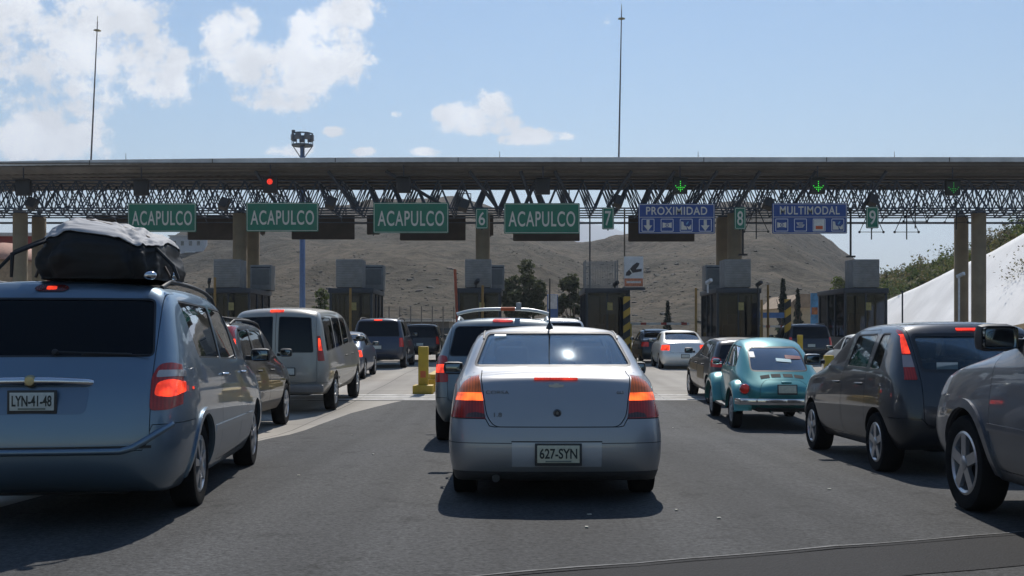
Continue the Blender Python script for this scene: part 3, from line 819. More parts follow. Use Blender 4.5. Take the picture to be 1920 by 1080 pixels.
# ---- blue-grey minivan with the luggage on its roof (left foreground)
def make_minivan():
    pm = paint('blue_grey_paint', (.150, .215, .280), .75, .36, .12)
    gl = glass('minivan_privacy_glass', (.04, .045, .05), .28, .03)
    sgl = glass('minivan_side_glass', (.20, .21, .21), 1.2, .02)
    tl = fillet([(.765, .80), (.765, 1.03), (.80, 1.115), (.87, 1.13), (.93, 1.10), (1.1, 1.03), (1.1, .93), (.95, .84), (.88, .80)], .03)
    clip = [(-1, .7), (.28, .7), (.36, .95), (.40, 1.2), (-1, 1.2)]
    ov = [('tail_lamp', 'y', tl, -.3, .52, lamp_red(), .008, True, None, clip),
          ('lit_segment', 'y', fillet([(.785, .90), (.80, .99), (.88, 1.015), (.94, .985), (.95, .93), (.90, .885)], .03), -.3, .42, lamp_lit(), .0095, True, 'tail_lamp'),
          ('reverse_segment', 'y', fillet([(.79, 1.025), (.80, 1.075), (.92, 1.075), (.97, 1.02), (.90, 1.03)], .015), -.3, .45, mat('lamp_clear', (.42, .40, .40), .1, coat=1), .0095, True, 'tail_lamp'),
          ('high_brake_lamp', 'y', fillet([(-.125, 1.655), (-.09, 1.683), (.09, 1.683), (.125, 1.655), (.09, 1.632), (-.09, 1.632)], .025), -.3, .9, lamp_mat('lamp_red_deep', (.10, .008, .006)), .006, False),
          ('lit_spot', 'y', fillet([(-.035, 1.645), (-.035, 1.672), (.035, 1.672), (.035, 1.645)], .012), -.3, .9, lamp_lit(), .0075, False, 'high_brake_lamp'),
          ('handle_recess', 'y', fillet([(-.36, .78), (-.38, .965), (.38, .965), (.36, .78)], .05), -.3, .4, paint('blue_grey_shade', (.11, .16, .23), .5, .4, .1), .002, False),  # recess shadow painted as a darker copy of the body paint
          ('side_marker', 'x', [(.62, .925), (.62, .945), (.66, .945), (.66, .925)], .3, 1.3, lamp_lit(), .004, True),
          ('arch_lip', 'x', [(1.08 + .44 * math.cos(a), .33 + .44 * math.sin(a)) for a in [R(-8 + 196 * k / 30) for k in range(31)]] + [(1.08 + .39 * math.cos(a), .33 + .39 * math.sin(a)) for a in [R(188 - 196 * k / 30) for k in range(31)]], .5, 1.3, pm, .014, True),
          ('bumper_lip', 'y', [(-.78, .545), (-.78, .565), (.78, .565), (.78, .545)], -.3, .4, BLACK(), .002, False)]
    def extra(root, base, OB):
        h, n = surf_hit(base, (0, -2, 1.0), (0, 1, 0))
        b = B().tube([(-.40, h.y + .05, .985), (-.36, h.y - .005, .995), (-.18, h.y - .022, 1.003), (0, h.y - .03, 1.005), (.18, h.y - .022, 1.003), (.36, h.y - .005, .995), (.40, h.y + .05, .985)], [.022, .028, .03, .03, .03, .028, .022], 10)
        gh = b.obj('gate_handle', CHROME(), root, 60)
        B().lathe([(0, -.016), (.03, -.014), (.042, 0), (.042, .02)], 24, 'y', (0, h.y - .045, 1.005)).obj('badge', mat('badge_brass', (.35, .30, .18), .3, .8), gh)
        # projecting bumper ledge at the corners
        pts = []
        for i in range(25):
            x = -.89 + 1.78 * i / 24
            hh, nn = surf_hit(base, (x, -2, .50), (0, 1, 0))
            if hh: pts.append(Vector((x, hh.y - .012, .53 + .17 * max(0, (abs(x) - .62) / .27) ** 1.2)))
        B().tube(pts, .024, 8).obj('bumper_ledge', pm, root, 60)
    r = wagon(dict(name='minivan', L=5.1, W=1.95, H=1.755, belt=1.13, hood=1.02, zb=.19, zm=.60, wr=.79, tail_w=.92, tyre_w=.20, track=1.66, rake=.46, rk1=.06, rk2=.16, tail_drop=.06, cowl=4.12, roof_front=3.15,
        glass=gl, side_glass=sgl, front_glass=glass('screen_glass', (.75, .78, .78)), paint=pm, pillars=[1.95, 2.95], y0=.98, rs=-.22, pw=.022, gw0=.765, gw1=.72, rz0=1.165, rz1=1.585, rr=.05, head=.165,
        ro=1.08, wb=3.03, wheel=.33, rim='7', doors=[(1.86, 2.92), (2.97, 3.98)], gate_b=.765, gate_t=.76, gate_z=.55, bumper_z=.70, moulding=.55, moulding_mat=pm,
        plate=(.02, .865, 'LYN-41-48', PALE_PLATE()), plate_w=.32, wiper=((.12, 1.20), (.62, 1.185)), rows3=True, overlays=ov, extra=[extra],
        handle_mat=CHROME(), rails=BLACK()))
    return r
MINIVAN = place(make_minivan(), -3.23, 7.15, 6, 5.1, 'blue-grey minivan carrying a bulky black luggage bag on its roof', 'minivan', GROUP)

# ---- tan off-roader with tall brake lamps
def make_tan_suv():
    pm = paint('tan_paint', (.030, .026, .022), .4, .36, .10)
    gl = glass('suv_glass', (.07, .08, .08), .6)
    ov = [('tail_lamp', 'y', fillet([(.63, 1.05), (.60, 1.58), (.72, 1.58), (.95, 1.4), (.95, 1.05)], .02), -.3, .5, lamp_red(), .006, True, None, tail_clip(.60, .95, 1.62, .13)),
          ('lit_segment', 'y', fillet([(.655, 1.20), (.635, 1.40), (.90, 1.40), (.90, 1.20)], .02), -.3, .36, lamp_lit(), .008, True, 'tail_lamp', tail_clip(.60, .95, 1.62, .12))]
    return wagon(dict(name='tan_offroader', L=4.45, W=1.77, H=1.69, belt=1.06, hood=1.06, zb=.30, zm=.64, wr=.70, rake=.15, glass=gl, paint=pm, pillars=[1.15, 2.1], ro=.92, wb=2.62, wheel=.35,
        doors=[(1.1, 2.06), (2.10, 3.2)], gate_b=.62, gate_t=.60, rails=BLACK(), crossbars=[.1, .6], cladding=mat('tan_cladding', (.14, .12, .10), .6), gw0=.58, gw1=.56, plate=(0, .8, '', PALE_PLATE()), overlays=ov, lvl=3, rim='5'))
TAN = place(make_tan_suv(), -4.56, 14.5, 2, 4.45, 'dark tan off-roader with tall vertical brake lamps beside the bag-laden minivan', 'off-roader', GROUP)

# ---- beige passenger van
def make_van():
    pm = paint('beige_paint', (.33, .31, .27), .35, .42, .15)
    gl = glass('van_glass', (.05, .055, .06), .35)
    ov = [('tail_lamp', 'y', fillet([(.80, 1.02), (.78, 1.50), (1.2, 1.50), (1.2, 1.02)], .02), -.3, .13, lamp_red(), .008, True),
          ('lit_segment', 'y', [(.81, 1.22), (.80, 1.45), (1.2, 1.45), (1.2, 1.22)], -.3, .11, lamp_lit(), .010, True, 'tail_lamp'),
          ('high_brake_lamp', 'y', fillet([(-.13, 1.955), (-.13, 2.0), (.13, 2.0), (.13, 1.955)], .01), -.3, .5, lamp_lit(), .012, False)]
    def extra(root, base, OB):
        b = B().box((0, -.06, .50), (1.85, .16, .15), bev=.03).obj('step_bumper', mat('bumper_grey', (.20, .19, .18), .5, .4), root)
    return wagon(dict(name='passenger_van', L=5.7, W=2.0, H=2.07, belt=1.17, hood=1.22, zb=.34, zm=.72, wr=.83, rake=.10, rk1=.02, rk2=.03, tail_drop=.05, drop=.09, cowl=4.75, roof_front=4.1,
        glass=gl, paint=pm, pillars=[1.35, 2.45, 3.45], y0=.28, rs=.06,  bw=.96, ro=1.15, wb=3.43, wheel=.37, rim='cover', rear_doors=True, gate_b=.78, gate_t=.74, gate_z=.62, bumper_z=.60,
        rear_windows=[[(.055, 1.18), (.055, 1.87), (.66, 1.85), (.72, 1.18)], [(-.055, 1.18), (-.72, 1.18), (-.66, 1.85), (-.055, 1.87)]], head=.22,
        doors=[(2.5, 3.42), (3.5, 4.6)], plate=(.18, .82, '', PALE_PLATE()), plate_w=.42, overlays=ov, extra=[extra], lvl=3, moulding=.60, moulding_mat=pm))
VAN = place(make_van(), -4.50, 20.3, 1.0, 5.7, 'beige passenger van with twin rear doors and lit brake lamps', 'van', GROUP)

# ---- silver people carrier in front of the saloon
def make_carrier():
    pm = paint('silver_green_paint', (.19, .22, .228), .65, .40, .18)
    gl = glass('carrier_glass', (.06, .065, .07), .35)
    ov = [('tail_lamp', 'y', fillet([(.70, .80), (.715, 1.13), (.78, 1.15), (1.1, 1.10), (1.1, .80)], .03), -.3, .36, lamp_red(), .006, True),
          ('lit_segment', 'y', fillet([(.745, .92), (.745, 1.03), (.90, 1.03), (.90, .92)], .02), -.3, .33, lamp_lit(), .008, True, 'tail_lamp'),
          ('high_brake_lamp', 'y', fillet([(-.14, 1.602), (-.11, 1.632), (.11, 1.632), (.14, 1.602), (.11, 1.585), (-.11, 1.585)], .012), -.3, .8, lamp_mat('lamp_red_half', (.6, .03, .02), .5), .008, False)]
    wh = mat('rack_white', (.62, .64, .64), .35, .4)
    def extra(root, base, OB):
        # an orange-taped stretch and a bracket on the rear crossbar
        h, n = surf_hit(base, (0, .62, 4), (0, 0, -1))
        B().tube([(-.03, .62, h.z + .117), (.16, .62, h.z + .119)], .026, 10).obj('orange_tape', mat('orange_tape', (.50, .10, .03), .6), root)
        B().box((.21, .62, h.z + .15), (.07, .07, .10), bev=.01).obj('rack_bracket', mat('bracket_grey', (.3, .31, .32), .4, .5), root)
        pts = [(-.62 + 1.24 * i / 12, .62, h.z + .117 - .07 * abs(-1 + 2 * i / 12) ** 3) for i in range(13)]
        B().tube(pts, .022, 8).obj('crossbar', wh, root, 60)
    return wagon(dict(name='people_carrier', L=4.75, W=1.83, H=1.68, belt=1.10, hood=1.0, zb=.25, wr=.68, rake=.42, rk2=.14, tail_drop=.05, glass=gl, paint=pm, pillars=[1.55, 2.5], ro=.95, wb=2.83, wheel=.32,
        doors=[(1.6, 2.48), (2.52, 3.5)], gate_b=.70, gate_t=.66, rails=wh, rim='5', gw0=.70, gw1=.62, rz0=1.13, rz1=1.53, plate=(0, .85, '', PALE_PLATE()), overlays=ov, extra=[extra]))
CARRIER = place(make_carrier(), -.12, 13.6, 0, 4.75, 'silver-green people carrier with white roof rack ahead of the silver saloon', 'people carrier', GROUP)

# ---- dark grey hatchback
def make_hatch():
    HC = tail_clip(.565, .88, 1.45, .055)
    pm = paint('dark_grey_paint', (.034, .036, .041), .5, .36, .13)
    gl = glass('hatch_glass', (.72, .77, .77), .40)
    ov = [('tail_lamp', 'y', fillet([(.60, .93), (.612, 1.42), (.66, 1.44), (1.0, 1.40), (1.0, .93)], .015), -.3, .6, lamp_red(), .006, True, None, HC),
          ('lit_segment', 'y', [(.608, 1.18), (.614, 1.37), (1.0, 1.37), (1.0, 1.18)], -.3, .6, lamp_mat('brake_lamp_lit_tall', (1.0, .05, .015), .9), .008, True, 'tail_lamp', HC),
          ('reverse_segment', 'y', [(.604, 1.05), (.607, 1.165), (1.0, 1.165), (1.0, 1.05)], -.3, .6, mat('lamp_clear_grey', (.34, .27, .27), .12, coat=1), .008, True, 'tail_lamp', HC),
          ('high_brake_lamp', 'y', fillet([(-.125, 1.405), (-.125, 1.43), (.125, 1.43), (.125, 1.405)], .008), -.3, .7, lamp_mat('lamp_strip_lit', (1.0, .04, .015), 1.0), .010, False)]
    def extra(root, base, OB):
        # paper notice inside the rear window, pale cloth shade inside the left rear window
        h, n = surf_hit(base, (-.30, -2, 1.04), (0, 1, 0))
        s_ = B().box((-.30, h.y + .03, 1.05), (.20, .004, .09)).obj('window_notice', mat('paper_white', (.55, .57, .56), .7), root)
        bm = bmesh.new(); V = []
        for i in range(9):
            row = []
            for j in range(7):
                y = 1.22 + .36 * i / 8; z = 1.38 - .34 * j / 6 * (1 - .35 * i / 8)
                h, n = surf_hit(base, (-2, y, z), (1, 0, 0))
                row.append(bm.verts.new((h.x + .035 + .014 * math.sin(i * 2.1 + j * .6), y, z)))
            V.append(row)
        for i in range(8):
            for j in range(6): bm.faces.new((V[i][j], V[i + 1][j], V[i + 1][j + 1], V[i][j + 1]))
        link('sun_shade', bm_mesh(bm, 60), mat('shade_cloth', (.45, .50, .52), .9, var=.25, scale=12), root)
        B().lathe([(0, -.012), (.02, -.01), (.028, 0), (.028, .02)], 20, 'y', (0, surf_hit(base, (0, -2, .93), (0, 1, 0))[0].y, .93)).obj('badge', CHROME(), root)
    return wagon(dict(name='grey_hatchback', L=3.83, W=1.68, H=1.525, belt=.985, hood=.96, zb=.22, zm=.56, wr=.635, rake=.40, rk1=.05, rk2=.12, tail_drop=.06, cowl=3.08, roof_front=2.2, glass=gl, paint=pm, pillars=[.98, 1.80], y0=.60, rs=.06, 
        ro=.66, wb=2.45, wheel=.295, rim='5', doors=[(1.0, 1.80), (1.84, 2.92)], gate_b=.57, gate_t=.575, gate_z=.50, bumper_z=.56, gw0=.555, gw1=.56, rz0=1.0, rz1=1.375, seal=.03, plate=(0, .70, '', PALE_PLATE()),
        wiper=((.0, .985), (.35, 1.02)), overlays=ov, extra=[extra], handle_mat=pm, mirror_mat=pm))
HATCH = place(make_hatch(), 4.44, 10.0, -1.2, 3.83, 'dark grey hatchback with tall brake lamps to the right of the rounded teal car', 'hatchback', GROUP)

# ---- grey car cut off by the right edge of the view
def make_edge_suv():
    pm = paint('edge_grey_paint', (.15, .155, .168), .6, .38, .15)
    gl = glass('edge_glass', (.5, .52, .53), 1.0)
    ov = [('arch_lip', 'x', [(3.56 + .47 * math.cos(a), .345 + .47 * math.sin(a)) for a in [R(-5 + 190 * k / 30) for k in range(31)]] + [(3.56 + .405 * math.cos(a), .345 + .405 * math.sin(a)) for a in [R(185 - 190 * k / 30) for k in range(31)]], .5, 1.3, pm, .022, True)]
    return wagon(dict(name='grey_crossover', L=4.4, W=1.82, H=1.70, belt=1.10, hood=1.11, zb=.27, zm=.66, wr=.76, rake=.3, glass=gl, paint=pm, pillars=[1.1, 2.05], ro=.88, wb=2.68, cowl=3.15, roof_front=2.35, wheel=.345, rim='5',
        doors=[(1.1, 2.02), (2.07, 3.12)], moulding=.62, moulding_mat=pm, mirror_s=1.35, mirror_o=.06, overlays=ov, plate=(0, .8, '', PALE_PLATE())))
EDGE = place(make_edge_suv(), 4.30, 4.50, 0, 4.4, 'grey crossover cut off by the right edge, only its front wing and mirror showing', 'crossover', GROUP, (1, 1, 1.04))

# ---- far cars
def far_suv(name, col, label, x, y, head, dims=(5.1, 2.0, 1.88), lit=False, glasscol=(.07, .08, .09), hb=True, z=0):
    L, Wd, H = dims
    pm = paint(name + '_paint', col, .4, .34, .25); gl = glass('far_suv_glass', glasscol, .35)
    w = Wd / 2
    ov = [('tail_lamp', 'y', fillet([(w * .80, .80), (w * .79, 1.13), (1.2, 1.13), (1.2, .80)], .02), -.3, .2, lamp_lit() if lit else lamp_mat('lamp_red_far', (.45, .03, .02), .12), .008, True)]
    if hb: ov.append(('high_brake_lamp', 'y', [(-.15, H - .12), (-.15, H - .075), (.15, H - .075), (.15, H - .12)], -.3, .6, lamp_lit(), .012, False))
    r = wagon(dict(name=name, L=L, W=Wd, H=H, belt=1.14 * H / 1.88, hood=1.1 * H / 1.88, zb=.30, zm=.66, wr=w * .80, rake=.22, glass=gl, paint=pm, pillars=[L * .25, L * .45], ro=1.05, wb=L * .62, wheel=.37, rim='5',
        doors=[(L * .26, L * .45), (L * .46, L * .68)], gate_b=w * .78, overlays=ov, lvl=2, plate=(0, .78, '', PALE_PLATE()), cladding=mat('silver_cladding', (.25, .25, .25), .5), rails=BLACK(), track=Wd - .3))
    return place(r, x, y, head, L, label, 'off-roader', GROUP)
SUV1 = far_suv('navy_offroader', (.02, .03, .06), 'navy off-roader with a lit roof brake lamp beyond the beige van', -4.92, 39, 0)
SUV2 = far_suv('black_offroader', (.025, .022, .022), 'blackish off-roader just beyond and right of the navy one', -4.1, 47.5, 0, (4.6, 1.8, 1.72), False, hb=False)
SUV3 = far_suv('blue_black_offroader', (.018, .022, .035), 'blue-black off-roader waiting at the rightmost booth lane', 12.2, 43.5, -3, (4.6, 1.9, 1.70), False, hb=False)
SUV4 = far_suv('white_offroader', (.55, .55, .54), 'white off-roader peeping over the roof of the people carrier', 1.15, 27.5, 0, (4.6, 1.8, 1.86), False, hb=False)
# ------------------------------------------------------------------ the other saloons and the beetle-shaped car
def saloon(name, col, label, x, y, head, H=1.40, Wd=1.70, L=4.4, lit=False, gl=None, cat='car', lvl=2, lamp=None, tall=1.0, low=None, metal=.35, plate_no='', hood_rails=False):
    k = H / 1.45; kw = Wd / 1.67; kl = L / 4.18
    st = [(a * kl, b, c, d * k, e * k, f * kw, g_ * kw, h * kw, i) for a, b, c, d, e, f, g_, h, i in sedan_stations()]
    pm = paint(name + '_paint', col, metal, .32, .25); gl = gl or glass('far_saloon_glass', (.40, .42, .43), .6)
    def s2(pts): return [(a * kw, b * k) for a, b in pts]
    def s1(pts): return [(a * kl, b * k) for a, b in pts]
    wins = [('rear_window', 'y', fillet(s2([(-.62, 1.065), (-.545, 1.375), (.545, 1.375), (.62, 1.065)]), .06), .2, 1.75 * kl, gl, .02),
            ('windscreen', 'y', fillet(s2([(-.66, 1.03), (-.53, 1.36), (.53, 1.36), (.66, 1.03)]), .07), 2.4 * kl, 3.9 * kl, gl),
            ('side_window', 'x', fillet(s1([(2.28, .995), (2.26, 1.34), (2.50, 1.33), (3.10, 1.0)]), .04), .3, 1.2, gl),
            ('side_window', 'x', fillet(s1([(1.40, 1.01), (1.50, 1.315), (2.16, 1.34), (2.18, .995)]), .04), .3, 1.2, gl)]
    panels = [('boot_lid', 'y', fillet(s2([(-.50, 1.3), (.50, 1.3), (.50, .62), (-.50, .62)]), [0, 0, .06, .06]), -.3, .60 * kl),
              ('rear_bumper', 'y', s2([(-1.2, .60), (1.2, .60), (1.2, .1), (-1.2, .1)]), -.3, .40),
              ('door', 'x', fillet(s1([(2.22, .30), (2.20, .98), (2.24, 1.37), (2.52, 1.36), (3.16, 1.0), (3.2, .93), (3.20, .45), (3.1, .30)]), .03), .3, 1.2),
              ('door', 'x', fillet(s1([(1.62, .30), (1.20, .66), (1.34, 1.0), (1.46, 1.345), (2.20, 1.37), (2.185, .97), (2.19, .30)]), .03), .3, 1.2)]
    lp = lamp or [(.53, .70), (.52, .90), (1.2, .90), (1.2, .70)]
    ov = [('tail_lamp', 'y', fillet(s2(lp), .02), -.3, .40, lamp_lit() if lit else lamp_mat('lamp_red_far', (.45, .03, .02), .12), .007, True),
          ('headlamp', 'y', fillet(s2([(.40, .56), (.42, .68), (.72, .74), (.76, .60)]), .03), L - .5, L + .3, mat('headlamp_glass', (.6, .62, .65), .1, .3), .004, True)]
    if low: ov.append(('lower_cladding', 'x', s1([(.2, .2), (.2, .60), (4.0, .60), (4.0, .2)]), .3, 1.2, low, .004, True))
    if low: ov.append(('door_band', 'x', s1([(1.25, .64), (1.25, .80), (3.7, .80), (3.7, .64)]), .3, 1.2, low, .004, True))
    def extra(root, base, OB):
        for sg in (1, -1): mirror_part(root, sg * (Wd / 2 + .04), 2.9 * kl, 1.03 * k, BLACK(), sg)
        h, n = surf_hit(base, (0, -2, .48), (0, 1, 0)); plate(root, 0, h.y - .012, .48, plate_no, PALE_PLATE(), .3, .15, sub=False)
        B().box((0, 3.0 * kl, .94 * k), (1.3, .5, .12), bev=.04).obj('dashboard', DARKIN(), root)
        B().box((0, .9 * kl, 1.0 * k), (1.25, .6, .03), bev=.01).obj('parcel_shelf', mat('shelf_grey', (.10, .10, .105), .9), root)
        if low:
            for sg in (1, -1):
                pts = [surf_hit(base, (sg * .52, (1.5 + .14 * i) * kl, 4), (0, 0, -1))[0] + Vector((0, 0, .02)) for i in range(8)]
                B().tube(pts, .015, 6).obj('roof_rail', BLACK(), root)
    r = car(dict(name=name, L=L, half=Wd / 2, track=Wd - .22, st=st, paint=pm, rear=([.09, .02, .02, .10, .16, .20], [0, .10, .10, .09, .08, .06]),
        front=([.1, .02, .0, .05, .1, .1], [0, .12, .14, .14, .1, .08]), windows=wins, arches=[(.95 * kl, .30, .345), (3.30 * kl, .30, .345)], wheels=[(.30, .19, '5')] * 2,
        panels=panels, overlays=ov, seats=[(.36, 2.1 * kl, .42 * k, .56, True), (-.36, 2.1 * kl, .42 * k, .56, True)], extra=[extra], lvl=lvl))
    return place(r, x, y, head, L, label, cat, GROUP)
BLUE_S = saloon('blue_saloon', (.05, .08, .14), 'small blue saloon half hidden by the beige van', -5.25, 31.3, 0, 1.42, 1.68, 4.2, True)
WHITE_S = saloon('white_saloon', (.80, .80, .77), 'off-white saloon with its brake lamps lit in the lane right of the silver saloon', 6.2, 38.2, -2, 1.42, 1.74, 4.5, True, gl=glass('bright_saloon_glass', (.62, .66, .67), 1.0), lvl=3)
DARK_S = saloon('black_gold_saloon', (.02, .024, .022), 'black and gold car with a door mirror showing, ahead of the off-white saloon', 6.35, 45.2, 0, 1.48, 1.75, 4.4, False, low=mat('gold_panel', (.17, .105, .03), .4, .4))
CREAM_S = saloon('cream_saloon', (.74, .74, .71), 'white car glimpsed between the teal car and the dark grey hatchback', 9.75, 26.8, 0, 1.43, 1.70, 4.3, False)

def make_dark_hatch():
    pm = paint('black_hatch_paint', (.016, .016, .016), .3, .32, .25); gl = glass('dark_hatch_glass', (.05, .06, .06), .5)
    amber = mat('amber_reflection', (.15, .09, .02), .4, .3)  # reflection of sunlit ground painted on the doors as amber bands
    ov = [('tail_lamp', 'y', fillet([(.60, .82), (.60, 1.0), (.70, 1.03), (1.1, 1.0), (1.1, .82)], .02), -.3, .34, lamp_mat('lamp_red_far', (.45, .03, .02), .12), .008, True),
          ('lit_segment', 'y', fillet([(.65, .92), (.66, .985), (.80, .985), (.80, .92)], .02), -.3, .30, lamp_lit(), .010, True, 'tail_lamp'),
          ('door_band', 'x', [(1.05, .50), (1.05, .80), (1.85, .80), (1.85, .50)], .3, 1.2, amber, .004, True),  # painted ground reflection, not a trim band
          ('door_band', 'x', [(1.92, .66), (1.92, .80), (2.85, .80), (2.85, .66)], .3, 1.2, amber, .004, True),  # painted ground reflection, not a trim band
          ('roof_panel', 'z', fillet([(-.53, .65), (.53, .65), (.50, 2.1), (-.50, 2.1)], .08), 1.2, 1.8, paint('cream_roof', (.36, .32, .27), .1, .4, .2), .003, False)]
    return wagon(dict(name='black_hatchback', L=3.75, W=1.64, H=1.43, belt=.95, hood=.93, zb=.22, zm=.54, wr=.61, rake=.42, rk2=.12, tail_drop=.06, cowl=2.95, roof_front=2.15, glass=gl, paint=pm, pillars=[.95, 1.80], y0=.62, fs=.6,
        ro=.65, wb=2.42, wheel=.29, rim='5', doors=[(1.0, 1.80), (1.84, 2.85)], gate_b=.58, gate_t=.56, overlays=ov, plate=(0, .55, '', PALE_PLATE()), crossbars=None))
DARK_H = place(make_dark_hatch(), 5.05, 22.6, 0, 3.75, 'black hatchback with cream roof and painted amber reflections on its doors, left of the teal car', 'hatchback', GROUP)

def make_beetle():
    pm = paint('teal_paint', (.055, .275, .27), .3, .28, .10)
    gl = glass('beetle_glass', (.78, .82, .81), 2.3)
    # narrow body: tail with the engine lid, tall round cabin, sloping bonnet
    st = [(0.14, .34, .50, .66, .75, .48, .47, .36, .03),
          (0.40, .32, .52, .78, .885, .62, .60, .44, .05),
          (0.80, .30, .54, .90, 1.16, .68, .67, .50, .08),
          (1.28, .28, .55, .94, 1.42, .70, .685, .54, .09),
          (1.85, .27, .55, .95, 1.505, .69, .68, .54, .07),
          (2.35, .27, .55, .95, 1.43, .685, .67, .52, .07),
          (2.75, .28, .54, .93, 1.06, .655, .62, .50, .05),
          (3.30, .30, .50, .82, .93, .54, .50, .38, .05),
          (3.80, .34, .46, .62, .72, .36, .33, .25, .04),
          (3.92, .38, .44, .54, .60, .25, .22, .16, .03)]
    wins = [('rear_window', 'y', fillet([(-.47, .925), (-.43, 1.26), (-.36, 1.325), (.36, 1.325), (.43, 1.26), (.47, .925)], .08), .2, 1.4, gl, .022),
            ('windscreen', 'y', fillet([(-.50, 1.06), (-.45, 1.40), (.45, 1.40), (.50, 1.06)], .06), 2.2, 3.0, gl),
            ('side_window', 'x', fillet([(1.93, .98), (1.93, 1.36), (2.30, 1.36), (2.58, .98)], .05), .3, 1.0, gl),
            ('side_window', 'x', fillet([(1.02, .99), (1.28, 1.32), (1.83, 1.36), (1.83, .98)], [.08, .08, .05, .05]), .3, 1.0, gl)]
    panels = [('engine_lid', 'y', fillet([(-.40, .44), (-.37, .70), (-.28, .80), (.28, .80), (.37, .70), (.40, .44)], [.1, .05, .1, .1, .05, .1]), -.2, .6),
              ('door', 'x', fillet([(1.88, .34), (1.87, 1.40), (2.34, 1.40), (2.66, .95), (2.66, .34)], .05), .3, 1.0),
              ('front_lid', 'z', fillet([(-.36, 2.86), (.36, 2.86), (.2, 3.84), (-.2, 3.84)], .08), .5, 1.2)]
    vent = mat('vent_dark', (.012, .02, .02), .8)
    ov = [('vent', 'y', fillet([(x0, z0_), (x0, z0_ + .05), (x1, z1_ + .05), (x1, z1_)], .006), -.2, .9, vent, .003, False) for x0, x1, z0_, z1_ in
          [(-.34, -.195, .815, .835), (-.17, -.02, .840, .845), (.02, .17, .845, .840), (.195, .34, .835, .815)]]
    ov += [('window_sticker', 'y', [(-.42, 1.15), (-.42, 1.24), (-.34, 1.24), (-.34, 1.15)], .2, 1.4, mat('sticker_white', (.6, .62, .62), .5), .002, False),
           ('red_sticker', 'y', fillet([(.14, 1.13), (.14, 1.19), (.40, 1.17), (.40, 1.12)], .02), .2, 1.4, mat('sticker_red', (.30, .09, .08), .5), .002, False),
           ('pale_sticker', 'y', [(-.02, 1.09), (-.02, 1.14), (.22, 1.12), (.22, 1.07)], .2, 1.4, mat('sticker_pale', (.55, .75, .75), .5), .002, False)]
    def fender(root, y0, y1, zr, sg, lamp):
        """rounded wing over a wheel, open at its bottom"""
        bm = bmesh.new(); nu, nv = 22, 12; cy = (y0 + y1) / 2; ry = (y1 - y0) / 2
        G = []
        for i in range(nu + 1):
            a = math.pi * (-.08 + 1.16 * i / nu); row = []
            for j in range(nv + 1):
                b = j / nv * math.pi * .56
                rad = math.sin(b) if b < math.pi / 2 else 1.0 - .12 * (b - math.pi / 2)
                ext = math.cos(b) if b < math.pi / 2 else -.0
                # j=0 at the body side top line -> sweeps out and over
                x = sg * (.50 + .285 * (math.sin(min(b, math.pi / 2)) ** .75))
                rr = 1 - .16 * (j / nv) ** 3
                y = cy - math.cos(a) * ry * (1 - .02 * j / nv)
                z = .26 + max(.1, math.sin(a)) * (zr - .26) * (1.0 if j < 1 else rr) - (.06 * (j / nv) ** 2) * max(0, math.sin(a))
                row.append(bm.verts.new((x, y, z)))
            G.append(row)
        for i in range(nu):
            for j in range(nv): bm.faces.new((G[i][j], G[i + 1][j], G[i + 1][j + 1], G[i][j + 1]))
        me = bm_mesh(bm, 70)
        o = link('wing', me, pm, root)
        md = o.modifiers.new('t', 'SOLIDIFY'); md.thickness = .012; md.offset = -1
        return o
    def extra(root, base, OB):
        for sg in (1, -1):
            f = fender(root, .22, 1.20, .80, sg, True)
            q = B().lathe([(0, -.05), (.05, -.045), (.075, -.02), (.08, .03)], 20, 'y', (sg * .60, .30, .66)).obj('tail_lamp', lamp_mat('lamp_red_far', (.45, .03, .02), .12), f, 50)
            B().lathe([(.078, -.01), (.09, -.005), (.092, .04), (.078, .04)], 20, 'y', (sg * .60, .305, .66), closed=True).obj('lamp_rim', CHROME(), q, 50)
            f = fender(root, 2.62, 3.74, .82, sg, False)
            B().lathe([(0, .05), (.06, .045), (.085, .02), (.09, -.03)], 20, 'y', (sg * .60, 3.52, .66)).obj('headlamp', mat('headlamp_glass', (.6, .62, .65), .1, .3), f, 50)
            B().box((sg * .66, 1.9, .31), (.20, 1.45, .045), bev=.015).obj('running_board', BLACK(), root)
            mirror_part(root, sg * .76, 2.42, 1.04, CHROME(), sg, .7)
        # chrome bumpers with their overriders
        for y, d in ((.0, -1), (3.98, 1)):
            pts = [(-.76, y - d * .22, .47), (-.70, y - d * .05, .47), (-.45, y, .47), (0, y + d * .02, .47), (.45, y, .47), (.70, y - d * .05, .47), (.76, y - d * .22, .47)]
            b = B()
            for k in range(6):
                p, q = Vector(pts[k]), Vector(pts[k + 1]); m_ = (p + q) / 2; a = math.atan2(q.y - p.y, q.x - p.x)
                b.box(m_, ((q - p).length + .012, .035, .10), Matrix.Rotation(a, 3, 'Z'), .012)
            b.obj('bumper', CHROME(), root, 50)
        h, n = surf_hit(base, (0, -2, .66), (0, 1, 0))
        p = plate(root, .02, h.y - .06, .66, '', mat('plate_pale', (.55, .53, .40), .55, var=.12, scale=30), .31, .16, rx=R(-8), sub=False)
        B().box((0.02, h.y + .02, .765), (.16, .06, .04), bev=.015).obj('plate_lamp', pm, root)
        for sg in (1, -1): B().tube([(sg * .22, .02, .30), (sg * .22, .5, .32)], .022, 10).obj('exhaust_pipe', CHROME(), root)
        B().box((0, .98, .96), (.95, .3, .03)).obj('parcel_shelf', DARKIN(), root)
